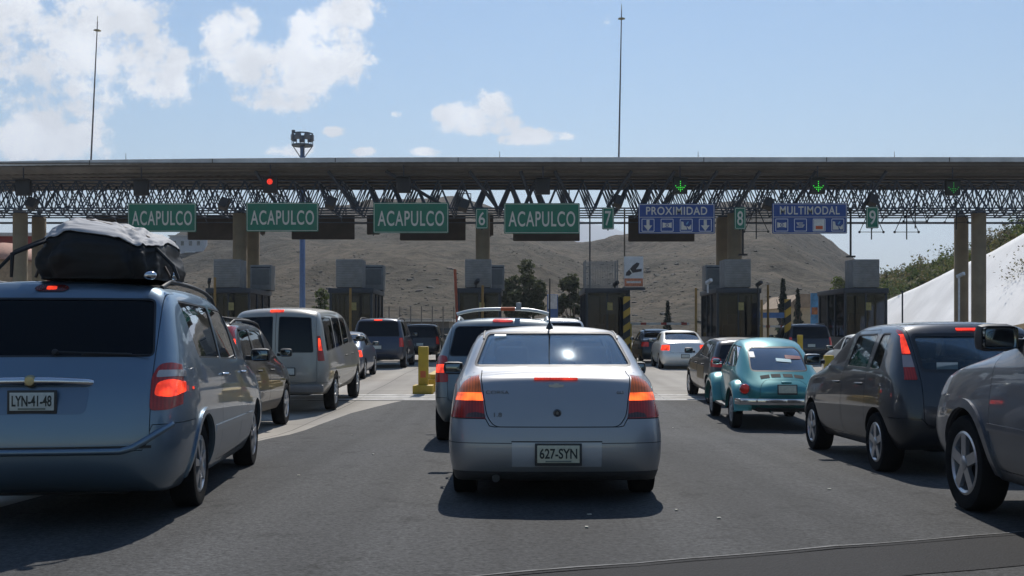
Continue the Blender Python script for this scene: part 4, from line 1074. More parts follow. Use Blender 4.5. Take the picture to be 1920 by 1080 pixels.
    return car(dict(name='rounded_car', L=3.98, half=.70, track=1.36, st=st, paint=pm, rear=([.12, .06, .02, .0, .02, .06], [0, .06, .08, .08, .06, .05]), front=([.05, .02, 0, 0, .02, .05], [0, .05, .06, .06, .05, .04]),
        windows=wins, arches=[(.74, .31, .34), (3.14, .31, .34)], wheels=[(.31, .16, 'cover')] * 2, panels=panels, overlays=ov, seats=[(.3, 1.75, .42, .5, False), (-.3, 1.75, .42, .5, False)], extra=[extra], ub=.4))
BEETLE = place(make_beetle(), 4.30, 16.7, -3, 3.98, 'rounded teal old car with domed roof and chrome bumper', 'car', GROUP)
# ------------------------------------------------------------------ ground, roads, hills
rnd = random.Random(7)
def asphalt_mat(name, base, speck=.35, crack=True):
    m, nt, b = new_mat(name); N = nt.nodes; L = nt.links
    tc = N.new('ShaderNodeTexCoord')
    n1 = N.new('ShaderNodeTexNoise'); n1.inputs['Scale'].default_value = .55; n1.inputs['Detail'].default_value = 6
    mp = N.new('ShaderNodeMapping'); mp.inputs['Scale'].default_value = (1, .25, 1); L.new(tc.outputs['Object'], mp.inputs[0]); L.new(mp.outputs[0], n1.inputs['Vector'])
    n2 = N.new('ShaderNodeTexNoise'); n2.inputs['Scale'].default_value = 26; n2.inputs['Detail'].default_value = 6; n2.inputs['Roughness'].default_value = .75; L.new(tc.outputs['Object'], n2.inputs['Vector'])
    vo = N.new('ShaderNodeTexVoronoi'); vo.inputs['Scale'].default_value = 55; L.new(tc.outputs['Object'], vo.inputs['Vector'])
    c = Vector(base)
    r1 = N.new('ShaderNodeValToRGB'); r1.color_ramp.elements[0].position = .3; r1.color_ramp.elements[1].position = .72
    r1.color_ramp.elements[0].color = (*(c * .80), 1); r1.color_ramp.elements[1].color = (*(c * 1.22), 1); L.new(n1.outputs['Fac'], r1.inputs['Fac'])
    r2 = N.new('ShaderNodeMapRange'); r2.inputs[1].default_value = .3; r2.inputs[2].default_value = .7; r2.inputs[3].default_value = 1 - speck; r2.inputs[4].default_value = 1 + speck
    L.new(n2.outputs['Fac'], r2.inputs[0])
    mx = N.new('ShaderNodeMix'); mx.data_type = 'RGBA'; mx.blend_type = 'MULTIPLY'; mx.inputs[0].default_value = 1
    L.new(r1.outputs['Color'], mx.inputs[6]); L.new(r2.outputs[0], mx.inputs[7])
    col_out = mx.outputs[2]
    def mult(fac_socket):
        nonlocal col_out
        q = N.new('ShaderNodeMix'); q.data_type = 'RGBA'; q.blend_type = 'MULTIPLY'; q.inputs[0].default_value = 1
        L.new(col_out, q.inputs[6]); L.new(fac_socket, q.inputs[7]); col_out = q.outputs[2]
    if crack:
        # oil drips down the lane middles, tyre-polished tracks, fine cracks
        no = N.new('ShaderNodeTexNoise'); no.inputs['Scale'].default_value = 1.6; no.inputs['Detail'].default_value = 7; no.inputs['Roughness'].default_value = .75; L.new(tc.outputs['Object'], no.inputs['Vector'])
        ro_ = N.new('ShaderNodeMapRange'); ro_.inputs[1].default_value = .56; ro_.inputs[2].default_value = .66; ro_.inputs[3].default_value = 1; ro_.inputs[4].default_value = .5; L.new(no.outputs['Fac'], ro_.inputs[0]); mult(ro_.outputs[0])
        mt = N.new('ShaderNodeMapping'); mt.inputs['Scale'].default_value = (1.3, .035, 1); L.new(tc.outputs['Object'], mt.inputs[0])
        nt_ = N.new('ShaderNodeTexNoise'); nt_.inputs['Scale'].default_value = 1; nt_.inputs['Detail'].default_value = 3; L.new(mt.outputs[0], nt_.inputs['Vector'])
        rt = N.new('ShaderNodeMapRange'); rt.inputs[1].default_value = .35; rt.inputs[2].default_value = .65; rt.inputs[3].default_value = .70; rt.inputs[4].default_value = 1.25; L.new(nt_.outputs['Fac'], rt.inputs[0]); mult(rt.outputs[0])
        vc = N.new('ShaderNodeTexVoronoi'); vc.feature = 'DISTANCE_TO_EDGE'; vc.inputs['Scale'].default_value = .35
        nw = N.new('ShaderNodeTexNoise'); nw.inputs['Scale'].default_value = 1.2; nw.inputs['Detail'].default_value = 6; L.new(tc.outputs['Object'], nw.inputs['Vector'])
        va = N.new('ShaderNodeVectorMath'); va.operation = 'ADD'; L.new(tc.outputs['Object'], va.inputs[0]); L.new(nw.outputs['Color'], va.inputs[1]); L.new(va.outputs[0], vc.inputs['Vector'])
        rc = N.new('ShaderNodeMapRange'); rc.inputs[1].default_value = .0; rc.inputs[2].default_value = .006; rc.inputs[3].default_value = .72; rc.inputs[4].default_value = 1; L.new(vc.outputs['Distance'], rc.inputs[0]); mult(rc.outputs[0])
    L.new(col_out, b.inputs['Base Color'])
    b.inputs['Roughness'].default_value = .85; b.inputs['Specular IOR Level'].default_value = .25
    bp = N.new('ShaderNodeBump'); bp.inputs['Strength'].default_value = .5; bp.inputs['Distance'].default_value = .006
    L.new(vo.outputs['Distance'], bp.inputs['Height']); L.new(bp.outputs['Normal'], b.inputs['Normal'])
    MATS[name] = m; return m

def strip(name, rows, m, dz, nx=2, kind='structure', smooth=None):
    """sheet between x0 and x1 at each y, following the road's dip: rows (y, x0, x1)"""
    bm = bmesh.new(); prev = None
    ys = []
    for (a, b) in zip(rows, rows[1:]):
        n = max(1, int((b[0] - a[0]) / 1.0))
        for k in range(n):
            t = k / n; ys.append(tuple(a[i] + (b[i] - a[i]) * t for i in range(3)))
    ys.append(rows[-1])
    for (y, x0, x1) in ys:
        row = [bm.verts.new((x0 + (x1 - x0) * i / nx, y, ground_z(y) + dz)) for i in range(nx + 1)]
        if prev:
            for i in range(nx): bm.faces.new((prev[i], prev[i + 1], row[i + 1], row[i]))
        prev = row
    me = bm_mesh(bm, recalc=False)
    for p in me.polygons:
        if p.normal.z < 0: p.flip()
    o = link(name, me, m); tag(o, kind=kind); return o

earth = mat('dry_earth', (.20, .15, .10), .95, var=.3, scale=.05, bump=.3, bscale=2, dirt=.5)
strip('ground', [(-400, -600, 600), (8, -600, 600), (40, -600, 600), (120, -700, 700), (600, -1500, 1500), (9500, -7000, 7000)], earth, -.06, 2) if False else None
def ground_sheet():
    bm = bmesh.new(); ys = [-300, -60, -20, 8, 10, 12, 13.5, 15, 17, 20, 22, 24, 26, 28, 30, 33, 36, 40, 60, 120, 300, 900, 3000, 9000]
    xs = [-5000, -1200, -300, -60, -30, 0, 36, 60, 300, 1200, 5000]
    g = [[bm.verts.new((x, y, ground_z(y) - .05)) for x in xs] for y in ys]
    for i in range(len(ys) - 1):
        for j in range(len(xs) - 1): bm.faces.new((g[i][j], g[i][j + 1], g[i + 1][j + 1], g[i + 1][j]))
    o = link('ground', bm_mesh(bm), earth); tag(o, kind='structure')
ground_sheet()
conc = mat('concrete_apron', (.36, .33, .285), .9, var=.16, scale=.35, bump=.15, bscale=25, dirt=.45)
def concrete_mat():
    m = conc; nt = m.node_tree; N = nt.nodes; L = nt.links; b = N['Principled BSDF']
    src = b.inputs['Base Color'].links[0].from_socket
    tc = N.new('ShaderNodeTexCoord'); br = N.new('ShaderNodeTexBrick'); br.offset = 0
    br.inputs['Scale'].default_value = 1; br.inputs['Brick Width'].default_value = 3.5; br.inputs['Row Height'].default_value = 4.5; br.inputs['Mortar Size'].default_value = .012
    br.inputs['Color1'].default_value = (1, 1, 1, 1); br.inputs['Color2'].default_value = (.93, .93, .93, 1); br.inputs['Mortar'].default_value = (.35, .34, .33, 1)
    L.new(tc.outputs['Object'], br.inputs['Vector'])
    # tyre-darkened tracks along the lanes
    wv = N.new('ShaderNodeTexNoise'); wv.inputs['Scale'].default_value = 1.1; mp = N.new('ShaderNodeMapping'); mp.inputs['Scale'].default_value = (1, .06, 1)
    L.new(tc.outputs['Object'], mp.inputs[0]); L.new(mp.outputs[0], wv.inputs['Vector'])
    mr = N.new('ShaderNodeMapRange'); mr.inputs[1].default_value = .35; mr.inputs[2].default_value = .65; mr.inputs[3].default_value = .72; mr.inputs[4].default_value = 1.05; L.new(wv.outputs['Fac'], mr.inputs[0])
    m1 = N.new('ShaderNodeMix'); m1.data_type = 'RGBA'; m1.blend_type = 'MULTIPLY'; m1.inputs[0].default_value = 1; L.new(src, m1.inputs[6]); L.new(br.outputs['Color'], m1.inputs[7])
    m2 = N.new('ShaderNodeMix'); m2.data_type = 'RGBA'; m2.blend_type = 'MULTIPLY'; m2.inputs[0].default_value = 1; L.new(m1.outputs[2], m2.inputs[6]); L.new(mr.outputs[0], m2.inputs[7])
    L.new(m2.outputs[2], b.inputs['Base Color'])
concrete_mat()
strip('concrete_apron', [(-12, -40, 40), (8, -40, 40), (60, -40, 38), (110, -40, 34), (190, -26, 26)], conc, 0, 4)
asph = asphalt_mat('asphalt', (.052, .0522, .0518), .75, True)
strip('asphalt_road', [(-12, -8, 40), (4, -6, 40), (8, -3.95, 40), (14, -3.42, 40), (18, -3.25, 40), (20.5, -3.1, 40), (22.2, -2.85, 40), (23.4, -2.6, 40), (23.9, -2.45, 40)], asph, .004, 6)
# reflection inside the camera car, painted on the road as a pale-edged dark band
refl_m = asphalt_mat('reflection_dark', (.016, .016, .017), .3, False)
def band(name, a, b, w0, w1, m, dz):
    a, b = Vector(a), Vector(b); d = (b - a).normalized(); n = Vector((d.y, -d.x)); bm = bmesh.new(); K = 30; prev = None
    for i in range(K + 1):
        p = a.lerp(b, i / K); j = .015 * math.sin(i * 2.3) + .01 * math.sin(i * 5.1 + 1)
        q0, q1 = p + n * (w0 + j), p + n * (w1 + j * .6)
        row = [bm.verts.new((q.x, q.y, ground_z(q.y) + dz)) for q in (q0, q1)]
        if prev: bm.faces.new((prev[0], prev[1], row[1], row[0]))
        prev = row
    me = bm_mesh(bm)
    for p in me.polygons:
        if p.normal.z < 0: p.flip()
    return tag(link(name, me, m), kind='structure')
band('reflection_band', (-2.2, 5.15), (7.5, 8.62), -.02, .80, refl_m, .008)
refl_edge_m = mat('reflection_edge_pale', (.15, .148, .142), .8, var=.6, scale=8)
band('sealed_edge', (-2.2, 5.15), (7.5, 8.62), -.004, .014, refl_edge_m, .012)  # pale edge of the painted reflection, not a sealed joint
band('sealed_edge', (-2.2, 5.15), (7.5, 8.62), .06, .075, refl_m, .013)  # dark edge of the painted reflection, not a sealed joint
# white rumble lines across the apron
wp = mat('worn_white_paint', (.62, .61, .58), .75, var=.3, scale=5, dirt=.75)
for i, (y, wd) in enumerate([(24.15, .28), (24.75, .26), (25.35, .24)]):
    strip('road_marking', [(y, -5.2, 12.5), (y + wd, -5.2, 12.5)], wp, .006, 12)
kb = mat('drain_iron', (.03, .03, .03), .6, .5)
strip('drain_channel', [(23.92, -4.6, 12.5), (24.06, -4.6, 12.5)], kb, .005, 12)
# flecks of litter
def litter():
    b = B()
    for (px, py) in [(1268, 976), (1105, 985), (838, 778), (1188, 778), (1262, 786), (660, 803), (1348, 992), (1100, 1010), (1555, 932), (700, 850), (560, 900)]:
        d = 1.42 * 2000 / (py - 622); p = W(px, py, d); p.z = ground_z(p.y) + .012
        b.box(p, (.028, .022, .006), Matrix.Rotation(rnd.random() * 3, 3, 'Z'))
    tag(b.obj('litter', mat('litter_pale', (.5, .48, .40), .8, var=.4)), 'scattered pale flecks of litter on the asphalt', 'litter', kind='stuff')
litter()

# ---- hills
def hill_mat(name, c1, c2, scale, bsc=.12, bump=.6):
    m, nt, b = new_mat(name); N = nt.nodes; L = nt.links; tc = N.new('ShaderNodeTexCoord')
    n1 = N.new('ShaderNodeTexNoise'); n1.inputs['Scale'].default_value = scale; n1.inputs['Detail'].default_value = 9; n1.inputs['Roughness'].default_value = .68
    n2 = N.new('ShaderNodeTexNoise'); n2.inputs['Scale'].default_value = scale * 22; n2.inputs['Detail'].default_value = 5; n2.inputs['Roughness'].default_value = .7
    for n in (n1, n2): L.new(tc.outputs['Object'], n.inputs['Vector'])
    r1 = N.new('ShaderNodeValToRGB'); r1.color_ramp.elements[0].position = .40; r1.color_ramp.elements[1].position = .58
    r1.color_ramp.elements[0].color = (*c2, 1); r1.color_ramp.elements[1].color = (*c1, 1); L.new(n1.outputs['Fac'], r1.inputs['Fac'])
    r2 = N.new('ShaderNodeValToRGB'); r2.color_ramp.elements[0].position = .38; r2.color_ramp.elements[1].position = .60
    r2.color_ramp.elements[0].color = (.48, .49, .43, 1); r2.color_ramp.elements[1].color = (1.1, 1.08, 1.05, 1); L.new(n2.outputs['Fac'], r2.inputs['Fac'])
    mx = N.new('ShaderNodeMix'); mx.data_type = 'RGBA'; mx.blend_type = 'MULTIPLY'; mx.inputs[0].default_value = 1
    L.new(r1.outputs['Color'], mx.inputs[6]); L.new(r2.outputs['Color'], mx.inputs[7]); L.new(mx.outputs[2], b.inputs['Base Color'])
    b.inputs['Roughness'].default_value = .95; b.inputs['Specular IOR Level'].default_value = .1
    bp = N.new('ShaderNodeBump'); bp.inputs['Strength'].default_value = bump; bp.inputs['Distance'].default_value = 2
    L.new(n2.outputs['Fac'], bp.inputs['Height']); L.new(bp.outputs['Normal'], b.inputs['Normal'])
    MATS[name] = m; return m

def interp(pts, x):
    if x <= pts[0][0]: return pts[0][1]
    for (a, za), (b, zb) in zip(pts, pts[1:]):
        if x <= b:
            t = (x - a) / (b - a); return za + (zb - za) * t
    return pts[-1][1]

def terrain(name, sky, d0, d1, d2, px0, px1, nx, nd, m, amp, seed, foot=0):
    """hillside whose crest lies at distance d1; sky: crest outline"""
    bm = bmesh.new(); G = []; HT = {}
    for j in range(nd + 1):
        t = j / nd; d = d0 + (d2 - d0) * t; row = []
        for i in range(nx + 1):
            px = px0 + (px1 - px0) * i / nx
            x = (px - 960) / F_PX * d
            zc = H_EYE + (622 - interp(sky, px)) / F_PX * d1
            if d <= d1:
                s = (d - d0) / (d1 - d0); k = s ** .85 * (.75 + .25 * s)
            else: k = 1 - .55 * ((d - d1) / (d2 - d1)) ** 1.3
            n = noise.fractal(Vector((x * .012 + seed, d * .012, 0)), 1.0, 2.0, 6) + .5 * noise.fractal(Vector((x * .05 + seed, d * .03, 7)), 1.0, 2.0, 4)
            z = foot + (zc - foot) * k + amp * n * min(1, (s if d <= d1 else 1) * 4 * (1 - (s if d <= d1 else 0) ** 6 * .75))
            row.append(bm.verts.new((x, d, z)))
        G.append(row)
    for j in range(nd):
        for i in range(nx): bm.faces.new((G[j][i], G[j][i + 1], G[j + 1][i + 1], G[j + 1][i]))
    me = bm_mesh(bm, 180, recalc=False)
    return tag(link(name, me, m), kind='structure')

SKY_HILL = [(-900, 600), (-500, 520), (-200, 505), (100, 500), (250, 480), (330, 440), (380, 420), (450, 405), (560, 393), (650, 382), (720, 371), (790, 366), (860, 373), (920, 388), (990, 410), (1050, 440),
            (1090, 452), (1150, 442), (1200, 434), (1250, 418), (1300, 404), (1350, 393), (1400, 387), (1450, 394), (1500, 425), (1550, 453), (1600, 487), (1650, 512), (1720, 535), (1900, 560), (2300, 600)]
hm = hill_mat('hill_scrub_earth', (.112, .089, .062), (.060, .053, .039), .016)
HILL = terrain('hill', SKY_HILL, 130, 430, 620, -900, 2300, 260, 110, hm, 5.0, 3.3)
SKY_M = [(-1200, 560), (-600, 520), (0, 545), (400, 520), (700, 500), (900, 478), (1000, 452), (1050, 430), (1095, 407), (1125, 421), (1180, 441), (1260, 470), (1400, 500), (1600, 540), (1900, 560), (2600, 590)]
mm = hill_mat('mountain_rock', (.16, .14, .11), (.09, .09, .07), .002, bump=.8)
MOUNT = terrain('mountain', SKY_M, 3800, 5000, 6200, -1200, 2600, 120, 30, mm, 22, 9.1)

from mathutils.bvhtree import BVHTree
def bvh_of(o):
    bm = bmesh.new(); bm.from_mesh(o.data); t = BVHTree.FromBMesh(bm); bm.free(); return t
HB = bvh_of(HILL)
def hill_z(x, y):
    h = HB.ray_cast(Vector((x, y, 500)), Vector((0, 0, -1)))
    return h[0].z if h[0] else 0

_b = bmesh.new(); bmesh.ops.create_icosphere(_b, subdivisions=1, radius=1)
ICO_V = [tuple(v.co) for v in _b.verts]; ICO_F = [[v.index for v in f.verts] for f in _b.faces]; _b.free()
def blob(bm, c, r, sq, rg, mi=0):
    """irregular shrub: a lumpy low ball"""
    vs = []
    for p in ICO_V:
        k = r * (1 + rg.uniform(-.35, .35)); vs.append(bm.verts.new((p[0] * k + c.x, p[1] * k + c.y, p[2] * k * sq + c.z)))
    for f in ICO_F: bm.faces.new([vs[i] for i in f]).material_index = mi

def hill_scrub():
    rg = random.Random(11); bm = bmesh.new(); n = 0
    while n < 5500:
        d = 135 + 300 * rg.random() ** .8; px = rg.uniform(250, 1720); x = (px - 960) / F_PX * d
        dn = noise.fractal(Vector((x * .02, d * .02, 4)), 1, 2, 4)
        if rg.random() > .30 + dn * 1.5: continue
        z = hill_z(x, d)
        if z < .5: continue
        r = rg.uniform(.12, .32) * (2.6 if rg.random() < .05 else 1)
        blob(bm, Vector((x, d, z + r * .05)), r, .38, rg, rg.choice((0, 0, 1, 2))); n += 1
    ms = [mat('scrub_dark', (.066, .060, .044), .95, var=.35, scale=.3), mat('scrub_grey', (.080, .071, .060), .95, var=.3, scale=.3), mat('scrub_brown', (.085, .068, .054), .95, var=.3, scale=.3)]
    tag(link('hill_scrub', bm_mesh(bm, None, False), ms), 'dark dry shrubs dotted over the brown hill', 'scrub', kind='stuff')
hill_scrub()
# ------------------------------------------------------------------ toll plaza
# ---- canopy: long roof, space frame, twin columns
CB = 'toll plaza'
def sag(x): return -.20 * (min(0, x) / 24) ** 2
def make_canopy():
    root = empty('toll_canopy', (0, 52, 0), 0, 'long flat grey toll canopy on a blue space frame and round columns', 'canopy')
    x0, x1 = -34, 34
    prof = [(55.0, 9.50), (49.75, 9.50), (49.52, 9.46), (49.50, 9.24), (49.53, 9.22), (49.60, 9.06), (49.78, 8.92), (50.1, 8.85), (55.0, 8.82), (55.0, 9.50)]
    def ribbed(name, pr, m, n, amp, parent=root):
        bm = bmesh.new(); G = []
        for i in range(n + 1):
            x = x0 + (x1 - x0) * i / n; k = amp if i % 2 else 0
            row = []
            for j, (y, z) in enumerate(pr):
                row.append(bm.verts.new((x, y - 52 + (k if 0 < j < len(pr) - 1 else 0) * (1 if j < 4 else .3), z + sag(x) - k * (.9 if j >= 3 else 0))))
            G.append(row)
        for i in range(n):
            for j in range(len(pr) - 1): bm.faces.new((G[i][j], G[i + 1][j], G[i + 1][j + 1], G[i][j + 1]))
        return link(name, bm_mesh(bm, None), m, parent)
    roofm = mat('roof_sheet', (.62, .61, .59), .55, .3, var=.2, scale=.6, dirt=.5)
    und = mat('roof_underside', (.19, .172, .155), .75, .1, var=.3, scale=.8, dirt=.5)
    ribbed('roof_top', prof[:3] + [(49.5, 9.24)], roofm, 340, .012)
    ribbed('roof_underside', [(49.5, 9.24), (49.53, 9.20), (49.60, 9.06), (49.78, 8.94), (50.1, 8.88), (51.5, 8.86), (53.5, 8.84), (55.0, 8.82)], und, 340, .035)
    b = B()
    for y in (50.0, 50.9, 52.0, 53.1, 54.2, 54.9): b.box((0, y - 52, 8.74 + 0), (x1 - x0, .09, .12))
    for (y, z) in ((49.46, 9.17), (49.52, 9.03), (49.68, 8.92)): b.box((0, y - 52, z), (x1 - x0, .03, .045))
    for k in range(12): b.box((x0 + 3 + k * 5.7, 49.485 - 52, 9.34 + sag(x0 + 3 + k * 5.7)), (.03, .02, .2))
    b.obj('purlins', mat('purlin_steel', (.09, .075, .06), .6, .3), root)
    # space frame: square on square, offset
    fm = mat('frame_blue', (.065, .090, .130), .5, .3, var=.25, scale=2, dirt=.3)
    b = B(); M = 1.15; ny = 5; zb, zt = 7.17, 8.55; nx = int((x1 - x0) / M)
    yb = [50.25 + M * .92 * j for j in range(ny)]; ytp = [y + M * .46 for y in yb[:-1]]
    X = [x0 + M * i for i in range(nx + 1)]; r = .032
    for y in yb: b.tube([(X[0], y - 52, zb), (X[-1], y - 52, zb)], .036, 5)
    for y in ytp: b.tube([(X[0], y - 52, zt), (X[-1], y - 52, zt)], .036, 5)
    for x in X: b.tube([(x, yb[0] - 52, zb), (x, yb[-1] - 52, zb)], r, 5)
    for i in range(nx):
        xt = X[i] + M / 2
        b.tube([(xt, ytp[0] - 52, zt), (xt, ytp[-1] - 52, zt)], r, 5)
        for y in ytp:
            for dx in (-M / 2, M / 2):
                for yy in yb:
                    if abs(yy - y) < M * .5: b.tube([(xt, y - 52, zt), (xt + dx, yy - 52, zb)], r, 5, False)
    # second, lower layer on the back half
    for y in (54.4, 54.9): b.tube([(X[0], y - 52, 6.92), (X[-1], y - 52, 6.92)], .03, 5)
    for x in X[::2]: b.tube([(x, 54.15 - 52, zb), (x, 54.6 - 52, 6.92)], r, 5)
    b.obj('space_frame', fm, root)
    # heavier inclined braces up to the eaves
    for (xa, xb) in [(-5.9, -3.1), (-2.0, -.7), (.4, 1.0), (2.0, 2.9), (5.6, 4.5), (7.6, 6.6), (9.6, 8.5), (11.6, 10.6), (-8.6, -7.4), (-12, -11), (14.2, 13.2), (17.5, 16.5)]:
        B().tube([(xa * 1.0, 49.85 - 52, 8.86), (xb, 50.25 - 52, 7.2)], .085, 6).obj('brace', mat('brace_steel', (.05, .055, .065), .6, .3), root)
    colm = mat('column_render', (.26, .21, .14), .9, var=.2, scale=1.2, dirt=.6, bump=.2)
    for xf, xb_, in [(-23.97, -23.9), (-13.26, -13.1), (-1.43, -1.46), (10.85, 10.65), (22.75, 22.7)]:
        for x, y in ((xf, 52.0), (xb_, 53.9)):
            c = B().lathe([(.34, 0), (.34, 7.05), (.30, 7.12), (0, 7.12)], 28, 'z').obj('column', colm, root, 40); c.location = (x, y - 52, ground_z(y))
            k = B().box((0, 0, 7.16), (.5, .5, .10), bev=.02).box((0, 0, 7.3), (.12, .12, .25)).obj('column_head', fm, c)
    # downpipes
    for (x, y, z0) in [(10.95, 50.6, 5.0), (16.0, 50.4, 4.9)]:
        B().tube([(x, y - 52, 7.2), (x, y - 52, z0)], .05, 8).box((x, y - 52, z0), (.4, .2, .08)).obj('downpipe', BLACK(), root)
make_canopy()

# ---- islands with kerbs
isl = mat('island_concrete', (.27, .26, .23), .9, var=.2, scale=1.5, dirt=.5)
yel = mat('safety_yellow', (.52, .34, .025), .6, var=.15, scale=4, dirt=.35)
BX = [-12.5, -7.1, -1.45, 4.2, 9.98, 15.6]
LANE = ['behind the tan off-roader', 'behind the beige van', 'above the people carrier', 'over the right of the silver saloon', 'behind the teal car', 'behind the dark grey hatchback']
for i, x in enumerate(BX):
    y0, y1 = (41.0, 57.0)
    out = []
    for k in range(13):
        a = math.pi + math.pi * k / 12; out.append((x + .95 * math.cos(a), y0 + .95 + .95 * math.sin(a)))
    out += [(x + .95, y1), (x - .95, y1)]
    r = empty('toll_island', (0, 0, 0), 0, None, None)
    o = B().prism(out, 'z', ground_z(y0) - .05, .17).obj('toll_island', isl); bpy.data.objects.remove(r)
    tag(o, 'raised kerbed concrete island carrying the toll booth ' + LANE[i], 'traffic island', 'toll islands')
    k = B().prism(grow(out[:13] + [(x + .95, y0 + 3), (x - .95, y0 + 3)], .012), 'z', ground_z(y0) - .04, .173).obj('island_nose', yel, o)

# ---- booths
def tinted(): return glass('booth_glass', (.40, .44, .50), .22)
frame_m = mat('booth_frame', (.045, .050, .060), .6, .3, var=.2)
base_m = mat('booth_base', (.075, .075, .075), .7, var=.2, scale=3, dirt=.3)
acm = lambda: mat('unit_white', (.22, .22, .217), .7, var=.2, scale=3, dirt=.5)
def make_booth():
    root = empty('toll_booth', (0, 0, 0))
    w, l, h0, h = .95, 4.0, .95, 3.10      # half width, length, sill, height
    B().box((0, l / 2, h0 / 2), (2 * w - .04, l - .04, h0), bev=.02).obj('base_wall', base_m, root)
    B().box((0, l / 2, h - .11), (2 * w + .10, l + .1, .22), bev=.03).obj('roof_slab', frame_m, root)
    for x in (-w + .05, w - .05):
        for y in (.05, 1.5, 2.6, l - .05):
            B().box((x, y, (h0 + h - .22) / 2), (.09, .09, h - .22 - h0)).obj('post', frame_m, root)
    for y in (.05, l - .05): B().box((0, y, (h0 + h - .22) / 2), (.06, .07, h - .22 - h0)).obj('mullion', frame_m, root)
    for sg in (-1, 1): B().box((sg * (w - .05), l / 2, (h0 + h - .22) / 2), (.012, l - .2, h - .22 - h0 - .01)).obj('side_pane', tinted(), root)
    for y in (.045, l - .045): B().box((0, y, (h0 + h - .22) / 2), (2 * w - .2, .012, h - .22 - h0 - .01)).obj('end_pane', tinted(), root)
    B().box((0, l / 2, .99), (2 * w - .3, l - .4, .05)).obj('floor_counter', BLACK(), root)
    B().box((-.2, 1.2, 1.25), (.5, .5, .5), bev=.03).box((.3, 2.6, 1.5), (.5, .3, 1.0), bev=.02).obj('till', mat('till_grey', (.2, .2, .2), .6), root)
    B().box((.12, .022, 2.30), (.24, .016, .34)).obj('notice', mat('notice_yellow', (.34, .27, .10), .7, var=.3, scale=12), root)
    return root
BOOTH_L = ['dark-glazed toll booth standing on the island ' + s for s in LANE]
proto = make_booth()
for i, x in enumerate(BX):
    b = proto if i == 0 else copy_tree(proto)
    b.location = (x, 47.0, .17); tag(b, BOOTH_L[i], 'toll booth', 'toll booths')
# cabinets standing on the booth roofs
def make_cabinet(w, l, h, louv):
    root = empty('roof_cabinet', (0, 0, 0))
    B().box((0, 0, h / 2), (w, l, h), bev=.02).obj('casing', acm(), root)
    b = B(); n = int(h / .10)
    for k in range(1, n):
        b.box((0, -l / 2 - .003, k * h / n), (w - .08, .014, .03), Matrix.Rotation(R(25), 3, 'X'))
    if louv: b.obj('louvre', mat('louvre_white', (.205, .207, .205), .7, var=.1), root)
    else:
        b.bm.free()
        B().box((0, -l / 2 - .012, h * .52), (w * .82, .02, h * .62)).obj('cabinet_door', mat('door_grey', (.14, .14, .135), .6, var=.1), root)
        B().box((0, -l / 2 - .012, h * .9), (w * .9, .024, .06)).obj('cabinet_hood', frame_m, root)
    B().box((0, 0, -.02), (w * .9, l * .8, .06)).obj('plinth', frame_m, root)
    return root
ca = make_cabinet(1.16, 1.2, 1.24, True); cb = make_cabinet(.98, .9, 1.16, False)
spots = [(0, 47.7, -12.6, ca), (0, 50.3, -11.75, cb), (1, 47.7, -7.2, ca), (1, 50.3, -6.5, cb), (2, 47.7, -1.5, ca), (2, 50.3, -.85, cb), (4, 47.7, 9.97, ca), (4, 50.4, 9.55, cb), (5, 47.7, 15.65, ca)]
used = set()
for (bi, y, x, p) in spots:
    o = p if p not in used else copy_tree(p); used.add(p)
    o.location = (x, y, 3.31)
    tag(o, ('white louvred cabinet on the front of the booth roof ' if p is ca else 'grey doored cabinet at the back of the booth roof ') + LANE[bi], 'cabinet', 'cabinets on the booth roofs')
# the mesh-sided open enclosure on the fourth booth
def make_screen():
    root = empty('roof_screen', (4.0, 48.2, 3.31), 0, 'pale mesh enclosure on the roof of the booth beside the bird sign', 'enclosure')
    m = mat('mesh_grey', (.24, .24, .235), .7, var=.15)
    for x in (-.72, .72):
        for y in (-.5, .5): B().box((x, y, .62), (.05, .05, 1.24)).obj('post', m, root)
    b = B()
    for k in range(22): b.box((0, -.5, .06 + k * .054), (1.44, .012, .022))
    for k in range(14): b.box((-.70 + k * .108, -.49, .62), (.014, .012, 1.2))
    b.obj('mesh_panel', m, root)
    b = B()
    for k in range(22): b.box((0, .5, .06 + k * .054), (1.44, .012, .022))
    b.obj('mesh_panel', m, root)
make_screen()

# ---- signs
green = mat('sign_green', (.002, .15, .088), .5, var=.12, scale=3, dirt=.15)
blue = mat('sign_blue', (.012, .055, .24), .5, var=.12, scale=3, dirt=.12)
lett = mat('sign_letter', (.58, .56, .50), .5, var=.1, scale=8)
back = mat('sign_back', (.050, .040, .034), .7, var=.25, scale=1.5, dirt=.3)
def px2(x, d): return (x - 960) / F_PX * d
def pz2(y, d): return H_EYE - (y - 622) / F_PX * d
def board(name, px0, py0, px1, py1, d, m, label, cat, group, edge=True, top=7.17):
    x0, x1, z1, z0 = px2(px0, d), px2(px1, d), pz2(py0, d), pz2(py1, d)
    w, h = x1 - x0, z1 - z0
    root = empty(name, ((x0 + x1) / 2, d, z0), 0, label, cat, group)
    B().prism(fillet([(-w / 2, 0), (w / 2, 0), (w / 2, h), (-w / 2, h)], .06), 'y', -.03, .03).obj('panel', m, root)
    if edge:
        e = .022; b = B()
        b.bm.free(); bm = bmesh.new(); bm.from_mesh(ring_mesh(fillet([(-w / 2 + .03, .03), (w / 2 - .03, .03), (w / 2 - .03, h - .03), (-w / 2 + .03, h - .03)], .05), 'y', -.036, -.02, e))
        link('border', bm_mesh(bm), lett, root)
    for sx in (-.36, .36):
        if w > 1: B().box((sx * w, .05, (h + top - z0) / 2 - .0), (.06, .05, top - z0 + h * .0 + .1)).obj('hanger', frame_m, root)
    if w <= 1: B().box((0, .05, (top - z0) / 2), (.06, .04, top - z0 + .1)).obj('hanger', frame_m, root)
    return root, w, h
SG = 'signs hung from the canopy'
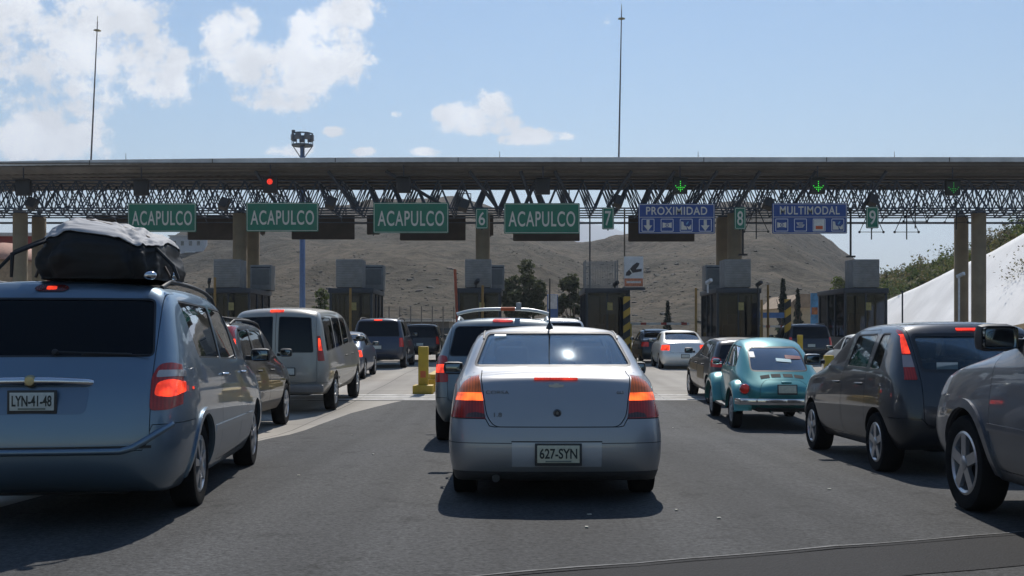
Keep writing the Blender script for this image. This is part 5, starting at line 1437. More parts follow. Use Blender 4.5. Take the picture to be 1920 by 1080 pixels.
nth = ['leftmost green ACAPULCO sign, partly above the black luggage bag', 'green ACAPULCO sign under the lit red lane signal', 'green ACAPULCO sign left of the number 6 plate', 'green ACAPULCO sign between the number 6 and 7 plates']
for (a, b_, c, d_), lab in zip([(240, 381, 368, 435), (462, 380, 597, 434), (700, 380, 841, 437), (945, 381, 1087, 438)], nth):
    r, w, h = board('direction_sign', a, b_, c, d_, 49.3, green, lab, 'sign', SG)
    t = text('lettering', 'ACAPULCO', h * .70, lett, r, (0, -.035, h * .48), FACE_REAR, 1, .004, .010, spacing=1.12, fit=(w * .88, h * .50))
for (a, b_, c, d_), s in zip([(892, 391, 915, 429), (1129, 389, 1151, 430), (1377, 389, 1398, 430), (1624, 388, 1647, 428)], '6789'):
    r, w, h = board('number_plate_sign', a, b_, c, d_, 49.5, green, 'small green lane number plate reading ' + s, 'sign', 'lane number plates')
    text('lettering', s, h * .95, lett, r, (0, -.035, h * .5), FACE_REAR, .85, .004, .008, fit=(w * .52, h * .66))
def arrow(r, x, z, s):
    B().prism([(x - s * .12, z + s * .42), (x + s * .12, z + s * .42), (x + s * .12, z - s * .02), (x + s * .34, z - s * .02), (x, z - s * .46), (x - s * .34, z - s * .02), (x - s * .12, z - s * .02)], 'y', -.042, -.034).obj('arrow', lett, r)
def square(r, x, z, s, name='pictogram_box', m=None):
    p = fillet([(x - s / 2, z - s / 2), (x + s / 2, z - s / 2), (x + s / 2, z + s / 2), (x - s / 2, z + s / 2)], .04)
    link(name, ring_mesh(p, 'y', -.040, -.03, .022), lett, r)
def note_pic(r, x, z, s):
    p = [(x - s * .36, z - s * .22), (x - s * .12, z - s * .16), (x + s * .12, z - s * .16), (x + s * .36, z - s * .22), (x + s * .36, z + s * .22), (x + s * .12, z + s * .16), (x - s * .12, z + s * .16), (x - s * .36, z + s * .22)]
    o = B().prism(p, 'y', -.041, -.034).obj('banknote', lett, r)
    q = B().lathe([(s * .13, -.002), (s * .13, .004), (s * .07, .004), (s * .07, -.002)], 16, 'y', (x, -.044, z), closed=True).obj('banknote_seal', blue, o)
def hand_pic(r, x, z, s):
    B().prism([(x - s * .40, z - s * .36), (x + s * .08, z - s * .36), (x + s * .02, z - s * .12), (x - s * .18, z - s * .02), (x - s * .22, z + s * .26), (x - s * .40, z + s * .30)], 'y', -.042, -.034).obj('hand', lett, r)
    B().prism([(x + s * .04, z - s * .06), (x + s * .20, z - s * .14), (x + s * .40, z + s * .06), (x + s * .40, z - s * .34), (x + s * .18, z - s * .34)], 'y', -.042, -.034).obj('receiving_hand', lett, r)
    B().prism([(x - s * .02, z + s * .10), (x + s * .14, z + s * .32), (x + s * .22, z + s * .26), (x + s * .06, z + s * .02)], 'y', -.042, -.034).obj('ticket', mat('ticket_blue', (.12, .30, .50), .5), r)
def blue_sign(a, b_, c, d_, word, label, pics):
    r, w, h = board('payment_sign', a, b_, c, d_, 49.3, blue, label, 'sign', SG)
    B().box((0, -.034, h * .545), (w - .1, .012, .022)).obj('divider', lett, r)
    text('lettering', word, h * .44, lett, r, (0, -.035, h * .76), FACE_REAR, .82, .004, .008, spacing=1.10, fit=(w * .80, h * .27))
    s = .58
    for k, f in enumerate(pics):
        x = -w / 2 + w * (.125 + .25 * k); z = h * .28
        square(r, x, z, s); f(r, x, z, s)
    return r
def card_pic(r, x, z, s):
    for j, zz in enumerate((.16, 0, -.16)):
        B().box((x + (.06 if j % 2 else -.06) * s, -.038, z + zz * s), (s * .52, .008, s * .07)).obj('card_bar', lett, r)
    B().box((x - .2 * s, -.038, z + .08 * s), (s * .07, .008, s * .16)).box((x + .2 * s, -.038, z - .08 * s), (s * .07, .008, s * .16)).obj('card_link', lett, r)
def tag_pic(r, x, z, s):
    o = B().box((x, -.037, z), (s * .84, .010, s * .88)).obj('tag_card', mat('tag_white', (.60, .59, .56), .5), r)
    B().box((x, -.045, z - s * .20), (s * .56, .006, s * .26)).obj('tag_stripe', mat('tag_orange', (.55, .10, .03), .5), o)
blue_sign(1197, 382, 1340, 438, 'PROXIMIDAD', 'blue sign reading PROXIMIDAD over two arrows and pictograms', [arrow, note_pic, hand_pic, arrow])
blue_sign(1448, 381, 1588, 438, 'MULTIMODAL', 'blue sign reading MULTIMODAL over four payment pictograms', [note_pic, card_pic, tag_pic, hand_pic])
# dark boards hung at the back of the canopy
BD = 'dark sign backs at the rear of the canopy'
for (a, b_, c, d_), lab in zip([(162, 402, 241, 431), (352, 403, 438, 450), (547, 403, 665, 449), (750, 403, 873, 451), (962, 420, 1087, 452), (1178, 403, 1302, 453), (688, 404, 712, 440), (914, 402, 925, 442), (488, 404, 497, 440)],
        ['dark sign back left of the leftmost ACAPULCO sign', 'dark sign back right of the leftmost ACAPULCO sign', 'dark sign back right of the ACAPULCO sign under the red signal', 'dark sign back overlapping the ACAPULCO sign left of number 6',
         'dark sign back showing under the ACAPULCO sign between 6 and 7', 'dark sign back behind the PROXIMIDAD sign', 'narrow dark board left of the third ACAPULCO sign', 'narrow dark board just right of the number 6 plate', 'narrow dark board behind the second ACAPULCO sign']):
    board('sign_board', a, b_, c, d_, 54.9, back, lab, 'sign back', BD, False, 7.0)

# ---- lane signals
def make_signal():
    root = empty('lane_signal', (0, 0, 0))
    B().box((0, 0, .36), (.66, .26, .72), bev=.03).obj('housing', mat('signal_black', (.012, .012, .013), .6), root)
    B().box((0, -.22, .72), (.70, .30, .03)).obj('visor', mat('signal_black', (.012, .012, .013), .6), root)
    B().tube([(0, 0, .72), (0, 0, 1.3)], .03, 6).obj('hanger', frame_m, root)
    return root
def led(root, pts, m, r=.026):
    b = B()
    for (x, z) in pts: b.sphere((x, -.135, z), r, u=8, v=5)
    return b.obj('led_symbol', m, root)
ARROW = [(0, .56), (0, .47), (0, .38), (0, .29), (0, .20), (0, .12), (-.08, .20), (.08, .20), (-.16, .28), (.16, .28), (-.07, .29), (.07, .29), (-.22, .36), (.22, .36)]
CROSS = [(0, .5)] + [(.055 * math.cos(a), .5 + .055 * math.sin(a)) for a in [k * math.pi / 3 for k in range(6)]] + [(.11 * math.cos(a), .5 + .11 * math.sin(a)) for a in [k * math.pi / 6 for k in range(12)]]
gl_on = mat('led_green', (.05, .9, .08), .4, emit=(.06, 1.0, .06), es=1.0); gl_dim = mat('led_green_dim', (.02, .3, .05), .4, emit=(.03, .5, .05), es=.5); rd_on = mat('led_red', (.9, .05, .03), .4, emit=(1, .06, .03), es=1.1)
p0 = make_signal(); first = True
for (px, py, st, lab) in [(507, 347, 'r', 'lane signal glowing red above the second ACAPULCO sign'), (1275, 349, 'g', 'lane signal with a bright green arrow above the PROXIMIDAD sign'), (1533, 349, 'g', 'lane signal with a bright green arrow above the MULTIMODAL sign'),
        (1786, 352, 'd', 'lane signal with a faint green arrow beside the rightmost columns'), (265, 352, '', 'unlit lane signal above the leftmost ACAPULCO sign'), (757, 347, '', 'unlit lane signal above the third ACAPULCO sign'), (1018, 350, '', 'unlit lane signal above the fourth ACAPULCO sign'), (44, 352, '', 'unlit lane signal at the far left of the canopy')]:
    o = p0 if first else copy_tree(p0)
    if not first:
        for c in list(o.children):
            if c.name.startswith('led'): bpy.data.objects.remove(c)
    first = False
    d = 49.35; o.location = (px2(px, d), d, pz2(py, d) - .36)
    tag(o, lab, 'lane signal', 'lane signals on the canopy')
    if st: led(o, CROSS if st == 'r' else ARROW, {'r': rd_on, 'g': gl_on, 'd': gl_dim}[st], .024 if st == 'r' else .021)
# floodlights hung in the frame, turned down towards the lanes
def make_flood():
    root = empty('floodlight', (0, 0, 0))
    B().box((0, 0, 0), (.42, .38, .50), Matrix.Rotation(R(20), 3, 'Y') @ Matrix.Rotation(R(-25), 3, 'X'), .04).obj('lamp_head', mat('flood_dark', (.035, .033, .032), .6), root)
    B().tube([(-.32, 0, .1), (-.32, 0, .55), (.32, 0, .55), (.32, 0, .1)], .025, 6).tube([(0, 0, .55), (0, 0, .95)], .03, 6).obj('bracket', frame_m, root)
    return root
p0 = make_flood()
for i, (px, py, lab) in enumerate([(620, 380, 'second ACAPULCO sign'), (420, 382, 'first ACAPULCO sign'), (870, 385, 'third ACAPULCO sign'), (1160, 378, 'number 7 plate'), (1440, 382, 'MULTIMODAL sign'), (1636, 376, 'number 9 plate'), (60, 382, 'leftmost columns')]):
    o = p0 if i == 0 else copy_tree(p0)
    d = 50.0; o.location = (px2(px, d), d, pz2(py, d)); tag(o, 'dark floodlight hung in the frame beside the ' + lab, 'floodlight', 'floodlights in the canopy frame')
# triangular aerial frames
def make_aerial(w, h):
    root = empty('toll_aerial', (0, 0, 0))
    m = mat('aerial_dark', (.025, .028, .03), .5, .4)
    B().tube([(-.12, 0, 0), (-w / 2, 0, -h), (w / 2, 0, -h), (.12, 0, 0)], .028, 6).obj('frame', m, root)
    B().tube([(0, 0, .1), (0, 0, -h - .35)], .03, 6).sphere((-w / 2, 0, -h), .06).sphere((w / 2, 0, -h), .06).obj('stem', m, root)
    return root
p0 = make_aerial(1.12, .95)
for i, (px, py, d, lab) in enumerate([(1418, 396, 49.9, 'left of the MULTIMODAL sign'), (1634, 397, 49.9, 'behind the number 9 plate'), (1700, 397, 49.9, 'lowest of the pair right of number 9'), (1716, 378, 51.5, 'upper of the pair right of number 9'), (1793, 380, 51.5, 'nearest the rightmost columns')]):
    o = p0 if i == 0 else copy_tree(p0); o.location = (px2(px, d), d, pz2(py, d)); tag(o, 'dark triangular toll aerial hung under the canopy, ' + lab, 'aerial', 'toll aerials')
# vertical conduits in front of the booths
for (px, py0, py1, d, lab) in [(1106, 395, 541, 49.2, 'thin dark conduit from the canopy down to the booth left of the bird sign'), (1171, 392, 541, 49.0, 'thin brown conduit from the canopy down past the bird sign')]:
    a, b_ = W(px, py0, d), W(px, py1, d)
    tag(B().tube([a, b_], .035, 8).obj('conduit', mat('conduit_brown' if px > 1150 else 'conduit_dark', (.10, .075, .05) if px > 1150 else (.03, .032, .04), .6)), lab, 'conduit', 'conduits under the canopy')
# ---- bird sign
def bird_sign():
    d = 46.6; x0, x1 = px2(1170, d), px2(1206, d); z1, z0 = pz2(481, d), pz2(538, d); w, h = x1 - x0, z1 - z0
    root = empty('pictogram_sign', ((x0 + x1) / 2, d, z0), 0, 'white sign with a dark bird-like mark above an orange strip, over a booth', 'sign')
    B().box((0, 0, h / 2), (w, .05, h), bev=.01).obj('panel', mat('panel_white', (.55, .55, .56), .5, var=.08, dirt=.1), root)
    s = w / 36
    def q(px, py): return ((px - 1188) * s, (538 - py) * s)
    B().prism([q(1173, 517), q(1174, 511), q(1183, 502), q(1186, 498), q(1194, 492), q(1199, 494), q(1197, 499), q(1192, 505), q(1203, 504), q(1203, 509), q(1190, 511), q(1185, 512), q(1180, 517)], 'y', -.034, -.024).obj('bird_mark', mat('mark_dark', (.03, .025, .03), .6), root)
    B().prism([q(1180, 506), q(1181.5, 505), q(1186, 511), q(1184.5, 512)], 'y', -.038, -.030).obj('mark_stripe', lett, root)
    B().box((0, -.028, 8.5 * s), (w * .96, .012, 15 * s)).obj('orange_strip', mat('strip_pale_orange', (.46, .17, .09), .6, var=.35, scale=14), root)
    B().box((0, -.036, 9 * s), (w * .75, .006, 4 * s)).obj('strip_band', mat('strip_white', (.5, .47, .45), .6, var=.2, scale=20), root)
    B().box((0, 0, -.08), (w + .15, .3, .12)).box((-.2, 0, -.3), (.08, .08, .4)).obj('bracket', frame_m, root)
bird_sign()
# ---- posts, bollards, barriers
def stripe_mat():
    if 'stripes' in MATS: return MATS['stripes']
    m, nt, b = new_mat('stripes'); N = nt.nodes; L = nt.links
    tc = N.new('ShaderNodeTexCoord'); mp = N.new('ShaderNodeMapping'); mp.inputs['Rotation'].default_value = (0, R(35), 0)
    L.new(tc.outputs['Object'], mp.inputs[0]); wv = N.new('ShaderNodeTexWave'); wv.bands_direction = 'Z'; wv.inputs['Scale'].default_value = .62; L.new(mp.outputs[0], wv.inputs['Vector'])
    rp = N.new('ShaderNodeValToRGB'); rp.color_ramp.interpolation = 'CONSTANT'; rp.color_ramp.elements[0].color = (.02, .02, .02, 1); rp.color_ramp.elements[1].position = .5; rp.color_ramp.elements[1].color = (.42, .25, .03, 1)
    L.new(wv.outputs['Fac'], rp.inputs['Fac']); L.new(rp.outputs['Color'], b.inputs['Base Color']); b.inputs['Roughness'].default_value = .7
    MATS['stripes'] = m; return m
for (px, py0, w, d, lab) in [(1175, 556, .29, 46.0, 'black and yellow striped post beneath the bird sign'), (1477, 561, .24, 44.0, 'black and yellow striped post in front of the blue-black off-roader')]:
    x = px2(px, d); z1 = pz2(py0, d)
    o = B().box((0, 0, z1 / 2), (w, w * .8, z1), bev=.02).obj('striped_post', stripe_mat()); o.location = (x, d, ground_z(d)); tag(o, lab, 'post', 'striped posts')
    B().box((0, 0, .03), (w + .16, w + .1, .06)).obj('foot_plate', frame_m, o)
amb = mat('amber_paint', (.30, .165, .04), .6, var=.2, scale=4, dirt=.3)
for (px, py0, d, lab) in [(403, 520, 45.5, 'behind the tan off-roader'), (657, 540, 45.5, 'in front of the booth beyond the beige van'), (905, 535, 45.6, 'in front of the booth over the people carrier'), (1305, 540, 46.0, 'left of the booth behind the teal car'), (1428, 562, 45.5, 'right of the booth behind the teal car'), (1440, 534, 48.5, 'furthest behind the teal car')]:
    x = px2(px, d); z1 = pz2(py0, d)
    o = B().tube([(0, 0, 0), (0, 0, z1)], .055, 10).box((0, 0, .02), (.2, .2, .04)).obj('amber_pole', amb); o.location = (x, d, ground_z(d)); tag(o, 'thin amber pole ' + lab, 'pole', 'amber poles by the booths')
o = B().tube([W(853, 505, 46), W(860, 660, 46)], .06, 8).obj('orange_pole', mat('orange_paint', (.34, .07, .03), .6, var=.2)); tag(o, 'tall orange-red pole leaning beside the booth over the people carrier', 'pole')
def barrier(px0, px1, py, d, lab):
    x0, x1, z = px2(px0, d), px2(px1, d), pz2(py, d)
    root = empty('barrier', (x0, d, ground_z(d)), 0, lab, 'barrier', 'lane barriers')
    z -= ground_z(d)
    B().box((0, 0, z / 2), (.3, .3, z), bev=.02).obj('barrier_post', yel, root)
    n = 6; L_ = x1 - x0
    for m_, k0, nm in ((mat('arm_white', (.62, .62, .60), .5), 0, 'arm'), (mat('arm_red', (.40, .05, .04), .5), 1, 'red_band')):
        b = B()
        if k0 == 0: b.box((L_ / 2, 0, z), (L_, .05, .10))
        else:
            for k in range(1, 6, 2): b.box((L_ * (k + .5) / n, 0, z), (L_ / n * .55, .058, .108))
        b.obj(nm, m_, root)
barrier(1178, 1292, 607, 50.5, 'white and red barrier arm right of the striped post under the bird sign')
barrier(1420, 1500, 612, 52.0, 'white and red barrier arm far behind the teal car')
def bollard(px, d, h, lab, w=.30, base=True):
    x = px2(px, d); root = empty('yellow_bollard', (x, d, ground_z(d)), 0, lab, 'bollard', 'yellow bollards')
    B().box((0, 0, h / 2 + .05), (w * .72, w * .7, h - .05), bev=.02).obj('post', yel, root)
    if base: B().box((0, 0, .10), (w * 1.5, w * 1.5, .22), bev=.04).obj('base', yel, root)
    B().box((0, -w * .36, h * .42), (w * .4, .012, .16)).obj('reflector', mat('reflector_orange', (.55, .13, .04), .4), root)
    return root
bollard(794, 26.0, 1.12, 'square yellow bollard on the block left of the people carrier', .33)
bollard(1554, 25.0, .95, 'yellow bollard between the teal car and the dark grey hatchback', .28)
bollard(1285, 53.0, 1.3, 'far yellow bollard behind the off-white saloon', .26, False)
bollard(1500, 41.0, 1.2, 'short yellow bollard left of the blue-black off-roader', .26, False)
def nose(x, y, w, lab):
    out = [(-w, .5), (-w * .8, .15), (-w * .3, 0), (w * .4, .1), (w, .5), (w, 3.2), (-w, 3.2)]
    o = B().prism(out, 'z', 0, .30).obj('yellow_block', yel); o.location = (x, y, ground_z(y)); tag(o, lab, 'kerb block', 'yellow kerb blocks')
    B().prism(grow(out, -.12), 'z', .30, .42).obj('cap', yel, o)
nose(-1.75, 26.6, .5, 'yellow kerb block behind the bollard left of the people carrier')
nose(7.5, 25.6, .45, 'yellow kerb block behind the bollard right of the teal car')
# ---- cameras on booths
def cctv(px, py, d, m, lab, pole_z=None):
    p = W(px, py, d); root = empty('camera_unit', p, R(20), lab, 'camera', 'security cameras')
    B().box((0, -.1, 0), (.14, .42, .15), Matrix.Rotation(R(-18), 3, 'X'), .03).obj('camera_housing', m, root)
    B().tube([(0, 0, -.05), (0, 0, (pole_z if pole_z is not None else -.55))], .04, 8).obj('camera_pole', m, root)
wcam = mat('camera_white', (.65, .65, .66), .4); dcam = mat('camera_dark', (.03, .03, .03), .5)
cctv(1327, 528, 46.9, wcam, 'small white camera on the booth behind the teal car', -.5)
cctv(1421, 532, 46.9, dcam, 'dark camera at the right corner of the booth behind the teal car', -.4)
cctv(1153, 532, 47.3, dcam, 'dark camera on the booth beside the bird sign', -.3)
cctv(893, 528, 47.0, dcam, 'dark camera on the booth over the people carrier', -.3)
cctv(392, 527, 47.0, dcam, 'dark camera on the booth behind the tan off-roader', -.4)
cctv(1798, 516, 46.0, wcam, 'white camera on a white pole before the rightmost columns', -3.85)
# ---- masts on the roof
def mast(px, d, pytop, lean, lab, r=.045, head=True):
    x = px2(px, d); zt = pz2(pytop, d); z0 = 9.45 + sag(x)
    root = empty('mast', (x, d, z0), 0, lab, 'mast', 'masts on the canopy roof')
    n = zt - z0
    B().tube([(0, 0, -.02), (lean * .5, 0, n * .5), (lean, 0, n)], [r, r * .8, r * .5], 8).obj('mast_pole', mat('mast_steel', (.13, .12, .13), .5, .6), root)
    if head: B().lathe([(0, .05), (.16, .03), (.18, 0), (0, -.02)], 16, 'z', (lean * .98, 0, n - .45)).tube([(lean, 0, n - .1), (lean, 0, n + .25)], .015, 6).obj('mast_tip', mat('mast_head', (.22, .2, .12), .5, .5), root)
mast(170, 51.5, 40, .33, 'tall thin mast at the left in front of the clouds')
mast(1160, 51.5, 18, .14, 'tall thin mast right of the middle against clear blue sky')
for px, py, lab in [(236, 287, 'left of the floodlight tower'), (937, 284, 'left of the tall right mast'), (1309, 284, 'right of the tall right mast'), (1677, 284, 'furthest right')]:
    mast(px, 51, py, .0, 'very short thin rod on the canopy roof, ' + lab, .02, False)
# ---- floodlight tower
def tower():
    d = 66; root = empty('floodlight_tower', (px2(567, d), d, 0), 0, 'blue floodlight tower with a round lamp platform above the canopy', 'floodlight tower')
    zt = pz2(262, d)
    B().tube([(0, 0, 0), (0, 0, 7), (0, 0, zt - .4)], [.19, .17, .14], 14).obj('tower_pole', mat('tower_blue', (.10, .17, .33), .5, .2, var=.12, dirt=.2), root, 50)
    st = mat('tower_steel', (.10, .12, .14), .5, .5)
    b = B()
    for z in (zt - .35, zt + .35): b.lathe([(.62, z - .04), (.66, z - .04), (.66, z + .04), (.62, z + .04)], 20, 'z', closed=True)
    for k in range(8):
        a = math.pi * 2 * k / 8; b.tube([(.64 * math.cos(a), .64 * math.sin(a), zt - .35), (.64 * math.cos(a), .64 * math.sin(a), zt + .35)], .025, 6)
    for k in range(4):
        a = math.pi * 2 * k / 4 + .4; b.tube([(.6 * math.cos(a), .6 * math.sin(a), zt - .4), (.12 * math.cos(a), .12 * math.sin(a), zt - 1.1)], .03, 6)
    b.lathe([(0, zt - .40), (.64, zt - .40), (.64, zt - .37), (0, zt - .37)], 20, 'z')
    b.obj('platform', st, root)
    for k in range(7):
        a = math.pi * 2 * k / 7
        B().box((.62 * math.cos(a), .62 * math.sin(a), zt + .12), (.34, .16, .36), Matrix.Rotation(a + math.pi / 2, 3, 'Z'), .03).obj('lamp_head', mat('flood_grey', (.16, .16, .17), .4, .3), root)
    B().box((-.55, 0, zt + .5), (.2, .2, .2), bev=.03).obj('beacon', st, root)
tower()
# ------------------------------------------------------------------ retaining slope, buildings, trees beyond the plaza
def slope_wall():
    """white sprayed-concrete slope beside the carriageway"""
    top = [(1540, 598), (1600, 585), (1665, 562), (1730, 534), (1800, 498), (1855, 474), (1920, 438), (2050, 372), (2300, 240)]
    bm = bmesh.new(); G = []; n = 60; nh = 14
    for i in range(n + 1):
        px = 1500 + 900 * i / n
        d = 34.5 * 2000 / (px - 960)
        x = 34.5; zt = pz2(interp(top, px), d)
        row = []
        for j in range(nh + 1):
            t = j / nh; lean = zt * .75
            bump_ = .12 * noise.fractal(Vector((d * .12, t * 3, 2)), 1, 2, 4)
            row.append(bm.verts.new((x + lean * t - lean + .0 + 0 * bump_ + lean * .0 + bump_, d, zt * t)))
        row.append(bm.verts.new((x + 1.2, d, zt - .05)))
        G.append(row)
    for i in range(n):
        for j in range(nh + 1): bm.faces.new((G[i][j], G[i + 1][j], G[i + 1][j + 1], G[i][j + 1]))
    me = bm_mesh(bm, 60)
    m = mat('sprayed_concrete', (.80, .79, .77), .9, var=.10, scale=.35, bump=.6, bscale=2.2, dirt=.22)
    o = link('slope_wall', me, m); tag(o, 'bright white sprayed-concrete slope wall rising to the right edge', 'retaining wall')
    return top
WT = slope_wall()
# bank above the wall, with bushes
bank_sky = [(1400, 590), (1560, 560), (1650, 522), (1700, 505), (1760, 488), (1800, 476), (1850, 460), (1900, 436), (1920, 426), (2050, 360), (2300, 230)]
def bank():
    bm = bmesh.new(); G = []; n = 70; nj = 12
    for i in range(n + 1):
        px = 1500 + 900 * i / n; d0 = 34.5 * 2000 / (px - 960); zt = pz2(interp(WT, px), d0) - .06
        row = []
        for j in range(nj + 1):
            t = j / nj; d1 = d0 + 16 * t; x1 = 34.6 + 12 * t
            zc = pz2(interp(bank_sky, 960 + x1 / d1 * 2000), d1)
            z = zt + (max(zc, zt * .9) - zt) * t ** .7 if True else 0
            z += .35 * noise.fractal(Vector((x1 * .2, d1 * .2, 1)), 1, 2, 4) * t
            row.append(bm.verts.new((x1 + .2, d1, z)))
        row.append(bm.verts.new((60, d0 + 18, -1)))
        G.append(row)
    for i in range(n):
        for j in range(nj + 1): bm.faces.new((G[i][j], G[i + 1][j], G[i + 1][j + 1], G[i][j + 1]))
    me = bm_mesh(bm, 180)
    o = link('bank', me, hill_mat('bank_earth', (.17, .15, .075), (.08, .085, .035), .12)); tag(o, kind='structure'); return o
BANK = bank()
def leaf_card(bm, p, s, rg, mi=0, up=.5):
    n = Vector((rg.gauss(0, 1), rg.gauss(0, 1), rg.gauss(0, 1) + up)).normalized()
    a = n.orthogonal().normalized(); a = (Matrix.Rotation(rg.uniform(0, 6.28), 3, n) @ a); b = n.cross(a)
    k = s * rg.uniform(.6, 1.35)
    pts = [p - a * k * .5, p + b * k * .28 + n * k * .06, p + a * k * .6, p - b * k * .28 + n * k * .05]
    bm.faces.new([bm.verts.new(q) for q in pts]).material_index = mi
LEAF = leaf_mat
def bank_bushes():
    rg = random.Random(21); bm = bmesh.new(); t = bvh_of(BANK)
    for k in range(330):
        d = rg.uniform(58, 135); x = 34.8 + rg.uniform(0, 12) ** 1.0
        h = t.ray_cast(Vector((x, d, 80)), Vector((0, 0, -1)))
        if not h[0] or h[1].z < .1: continue
        r = rg.uniform(.4, 1.15) * (1.5 if rg.random() < .1 else 1)
        if rg.random() < .25: r *= .5
        c = h[0] + Vector((0, 0, r * .4)); mi = rg.choice((0, 0, 1, 2))
        for q in range(int(40 + 46 * r)):
            v = Vector((rg.gauss(0, .5), rg.gauss(0, .5), rg.gauss(.1, .42))) * r
            leaf_card(bm, c + v, .30, rg, mi)
    ms = [LEAF('bush_dark', (.060, .085, .025)), LEAF('bush_mid', (.105, .125, .038)), LEAF('bush_dry', (.14, .125, .05))]
    tag(link('bank_bushes', bm_mesh(bm, None, False), ms), 'green bushes crowding the bank above the white slope wall', 'bushes', kind='stuff')
bank_bushes()
def wall_bush():
    rg = random.Random(31); bm = bmesh.new()
    for q in range(420):
        v = Vector((rg.gauss(0, .5), rg.gauss(0, .8), rg.gauss(0, .8)))
        leaf_card(bm, v, .16, rg, rg.choice((0, 1)))
    for q in range(14):
        a = Vector((.3, 0, -.6)); e = Vector((rg.gauss(-.2, .3), rg.gauss(0, .9), rg.gauss(.2, .8))); d = (e - a); s = Vector((0, .02, .02))
        bm.faces.new([bm.verts.new(p) for p in (a, a + s, e + s * .4, e)]).material_index = 0
    o = link('wall_bush', bm_mesh(bm, None, False), [LEAF('bush_twig', (.10, .085, .05)), LEAF('bush_dry', (.14, .125, .05))]); o.location = (31.9, 66.5, 4.9)
    tag(o, 'dry twiggy bush growing out of the white slope wall at the right edge', 'bush')
wall_bush()
def mound():
    bm = bmesh.new(); G = []
    for i in range(21):
        row = []
        for j in range(13):
            x = 20.3 + 14 * i / 20; y = 46 + 12 * j / 12
            k = math.sin(math.pi * min(1, i / 20 * .62)) * math.sin(math.pi * j / 12)
            row.append(bm.verts.new((x, y, 2.6 * max(0, k) ** .8 + .15 * noise.fractal(Vector((x * .5, y * .5, 0)), 1, 2, 4) * k - .02)))
        G.append(row)
    for i in range(20):
        for j in range(12): bm.faces.new((G[i][j], G[i + 1][j], G[i + 1][j + 1], G[i][j + 1]))
    tag(link('earth_mound', bm_mesh(bm, 180), hill_mat('mound_earth', (.22, .17, .10), (.12, .09, .05), .8, bump=.2)), kind='structure')
mound()

# ---- trees
def tree(name, x, y, z, h, rx, kind, label, group, seed, cols, n=2600, leaf=.22, crown0=.15):
    rg = random.Random(seed)
    root = empty(name, (x, y, z), 0, label, 'tree', group)
    bk = mat('bark', (.10, .075, .05), .9, var=.3, scale=4)
    b = B(); limbs = []
    b.tube([(0, 0, -.2), (rg.uniform(-.05, .05) * h, 0, h * .35), (rg.uniform(-.05, .05) * h, 0, h * .8)], [h * .03, h * .02, h * .006], 8)
    for k in range(9):
        a = rg.uniform(0, 6.28); z0 = h * rg.uniform(.18, .55); e = Vector((math.cos(a) * rx * .7, math.sin(a) * rx * .7, z0 + h * rg.uniform(.12, .35)))
        b.tube([(0, 0, z0), e * .5 + Vector((0, 0, z0 * .4)), e], [h * .012, h * .008, h * .003], 5); limbs.append(e)
    b.obj('trunk', bk, root)
    bm = bmesh.new()
    if kind == 'conifer':
        for k in range(n):
            t = rg.random() ** .8; zz = h * (crown0 + (1 - crown0) * t)
            tier = .75 + .25 * math.sin(t * 38); r = rx * (1 - t) ** .85 * tier * (rg.random() ** .45); a = rg.uniform(0, 6.28)
            lob = 1 + .22 * math.sin(a * 3 + t * 9)
            leaf_card(bm, Vector((r * lob * math.cos(a), r * lob * math.sin(a), zz - r * .25)), leaf, rg, rg.choice((0, 0, 1)), .2)
    else:
        cl = [(Vector((rg.gauss(0, .42) * rx, rg.gauss(0, .42) * rx, h * rg.uniform(crown0 + .05, .96))), rx * rg.uniform(.22, .42)) for _ in range(24)]
        cl = [(Vector((c.x * (1.15 - .6 * (c.z / h) ** 2), c.y * (1.15 - .6 * (c.z / h) ** 2), c.z)), r) for c, r in cl] + [(e, rx * .3) for e in limbs]
        for k in range(n):
            c, r = rg.choice(cl); v = Vector((rg.gauss(0, 1), rg.gauss(0, 1), rg.gauss(0, 1.25))).normalized() * r * rg.random() ** .4
            leaf_card(bm, c + v, leaf, rg, rg.choice((0, 0, 0, 1, 2)), .5)
    link('crown', bm_mesh(bm, None, False), cols, root)
    return root
dk = [LEAF('leaf_olive_dark', (.055, .066, .032)), LEAF('leaf_olive', (.055, .066, .028)), LEAF('leaf_pale', (.085, .092, .045))]
cf = [LEAF('needle_dark', (.018, .028, .018)), LEAF('needle_mid', (.032, .045, .026))]
br = [LEAF('leaf_bright', (.09, .12, .025)), LEAF('leaf_olive', (.055, .066, .028)), LEAF('leaf_pale', (.085, .092, .045))]
def put(name, px, pyb, pyt, wpx, d, kind, label, group, seed, cols, **k):
    z0 = 0; x = px2(px, d); h = pz2(pyt, d) - z0
    return tree(name, x, d, z0, h, wpx / F_PX * d / 2, kind, label, group, seed, cols, **k)
TG = 'trees beyond the booths'
put('bushy_tree', 980, 600, 492, 92, 78, 'round', 'largest dark olive tree beyond the booths, above the silver saloon', TG, 1, dk, n=7500, leaf=.30, crown0=.02)
put('bushy_tree', 1070, 600, 518, 66, 80, 'round', 'smaller olive tree left of the booth with the bird sign', TG, 2, dk, n=4600, leaf=.28, crown0=.02)
put('conifer', 1468, 600, 524, 34, 82, 'conifer', 'taller dark conifer left of the cream building', TG, 3, cf, n=1800, leaf=.30)
put('conifer', 1496, 600, 543, 26, 84, 'conifer', 'smaller dark conifer next to the cream building', TG, 4, cf, n=1300, leaf=.28)
put('conifer', 1252, 612, 566, 22, 84, 'conifer', 'lone small dark conifer above the barrier arm', TG, 5, cf, n=1000, leaf=.26)
put('shrub_tree', 606, 615, 543, 46, 88, 'round', 'small bright green tree between the two left booths', TG, 6, br, n=1200, leaf=.28, crown0=.35)
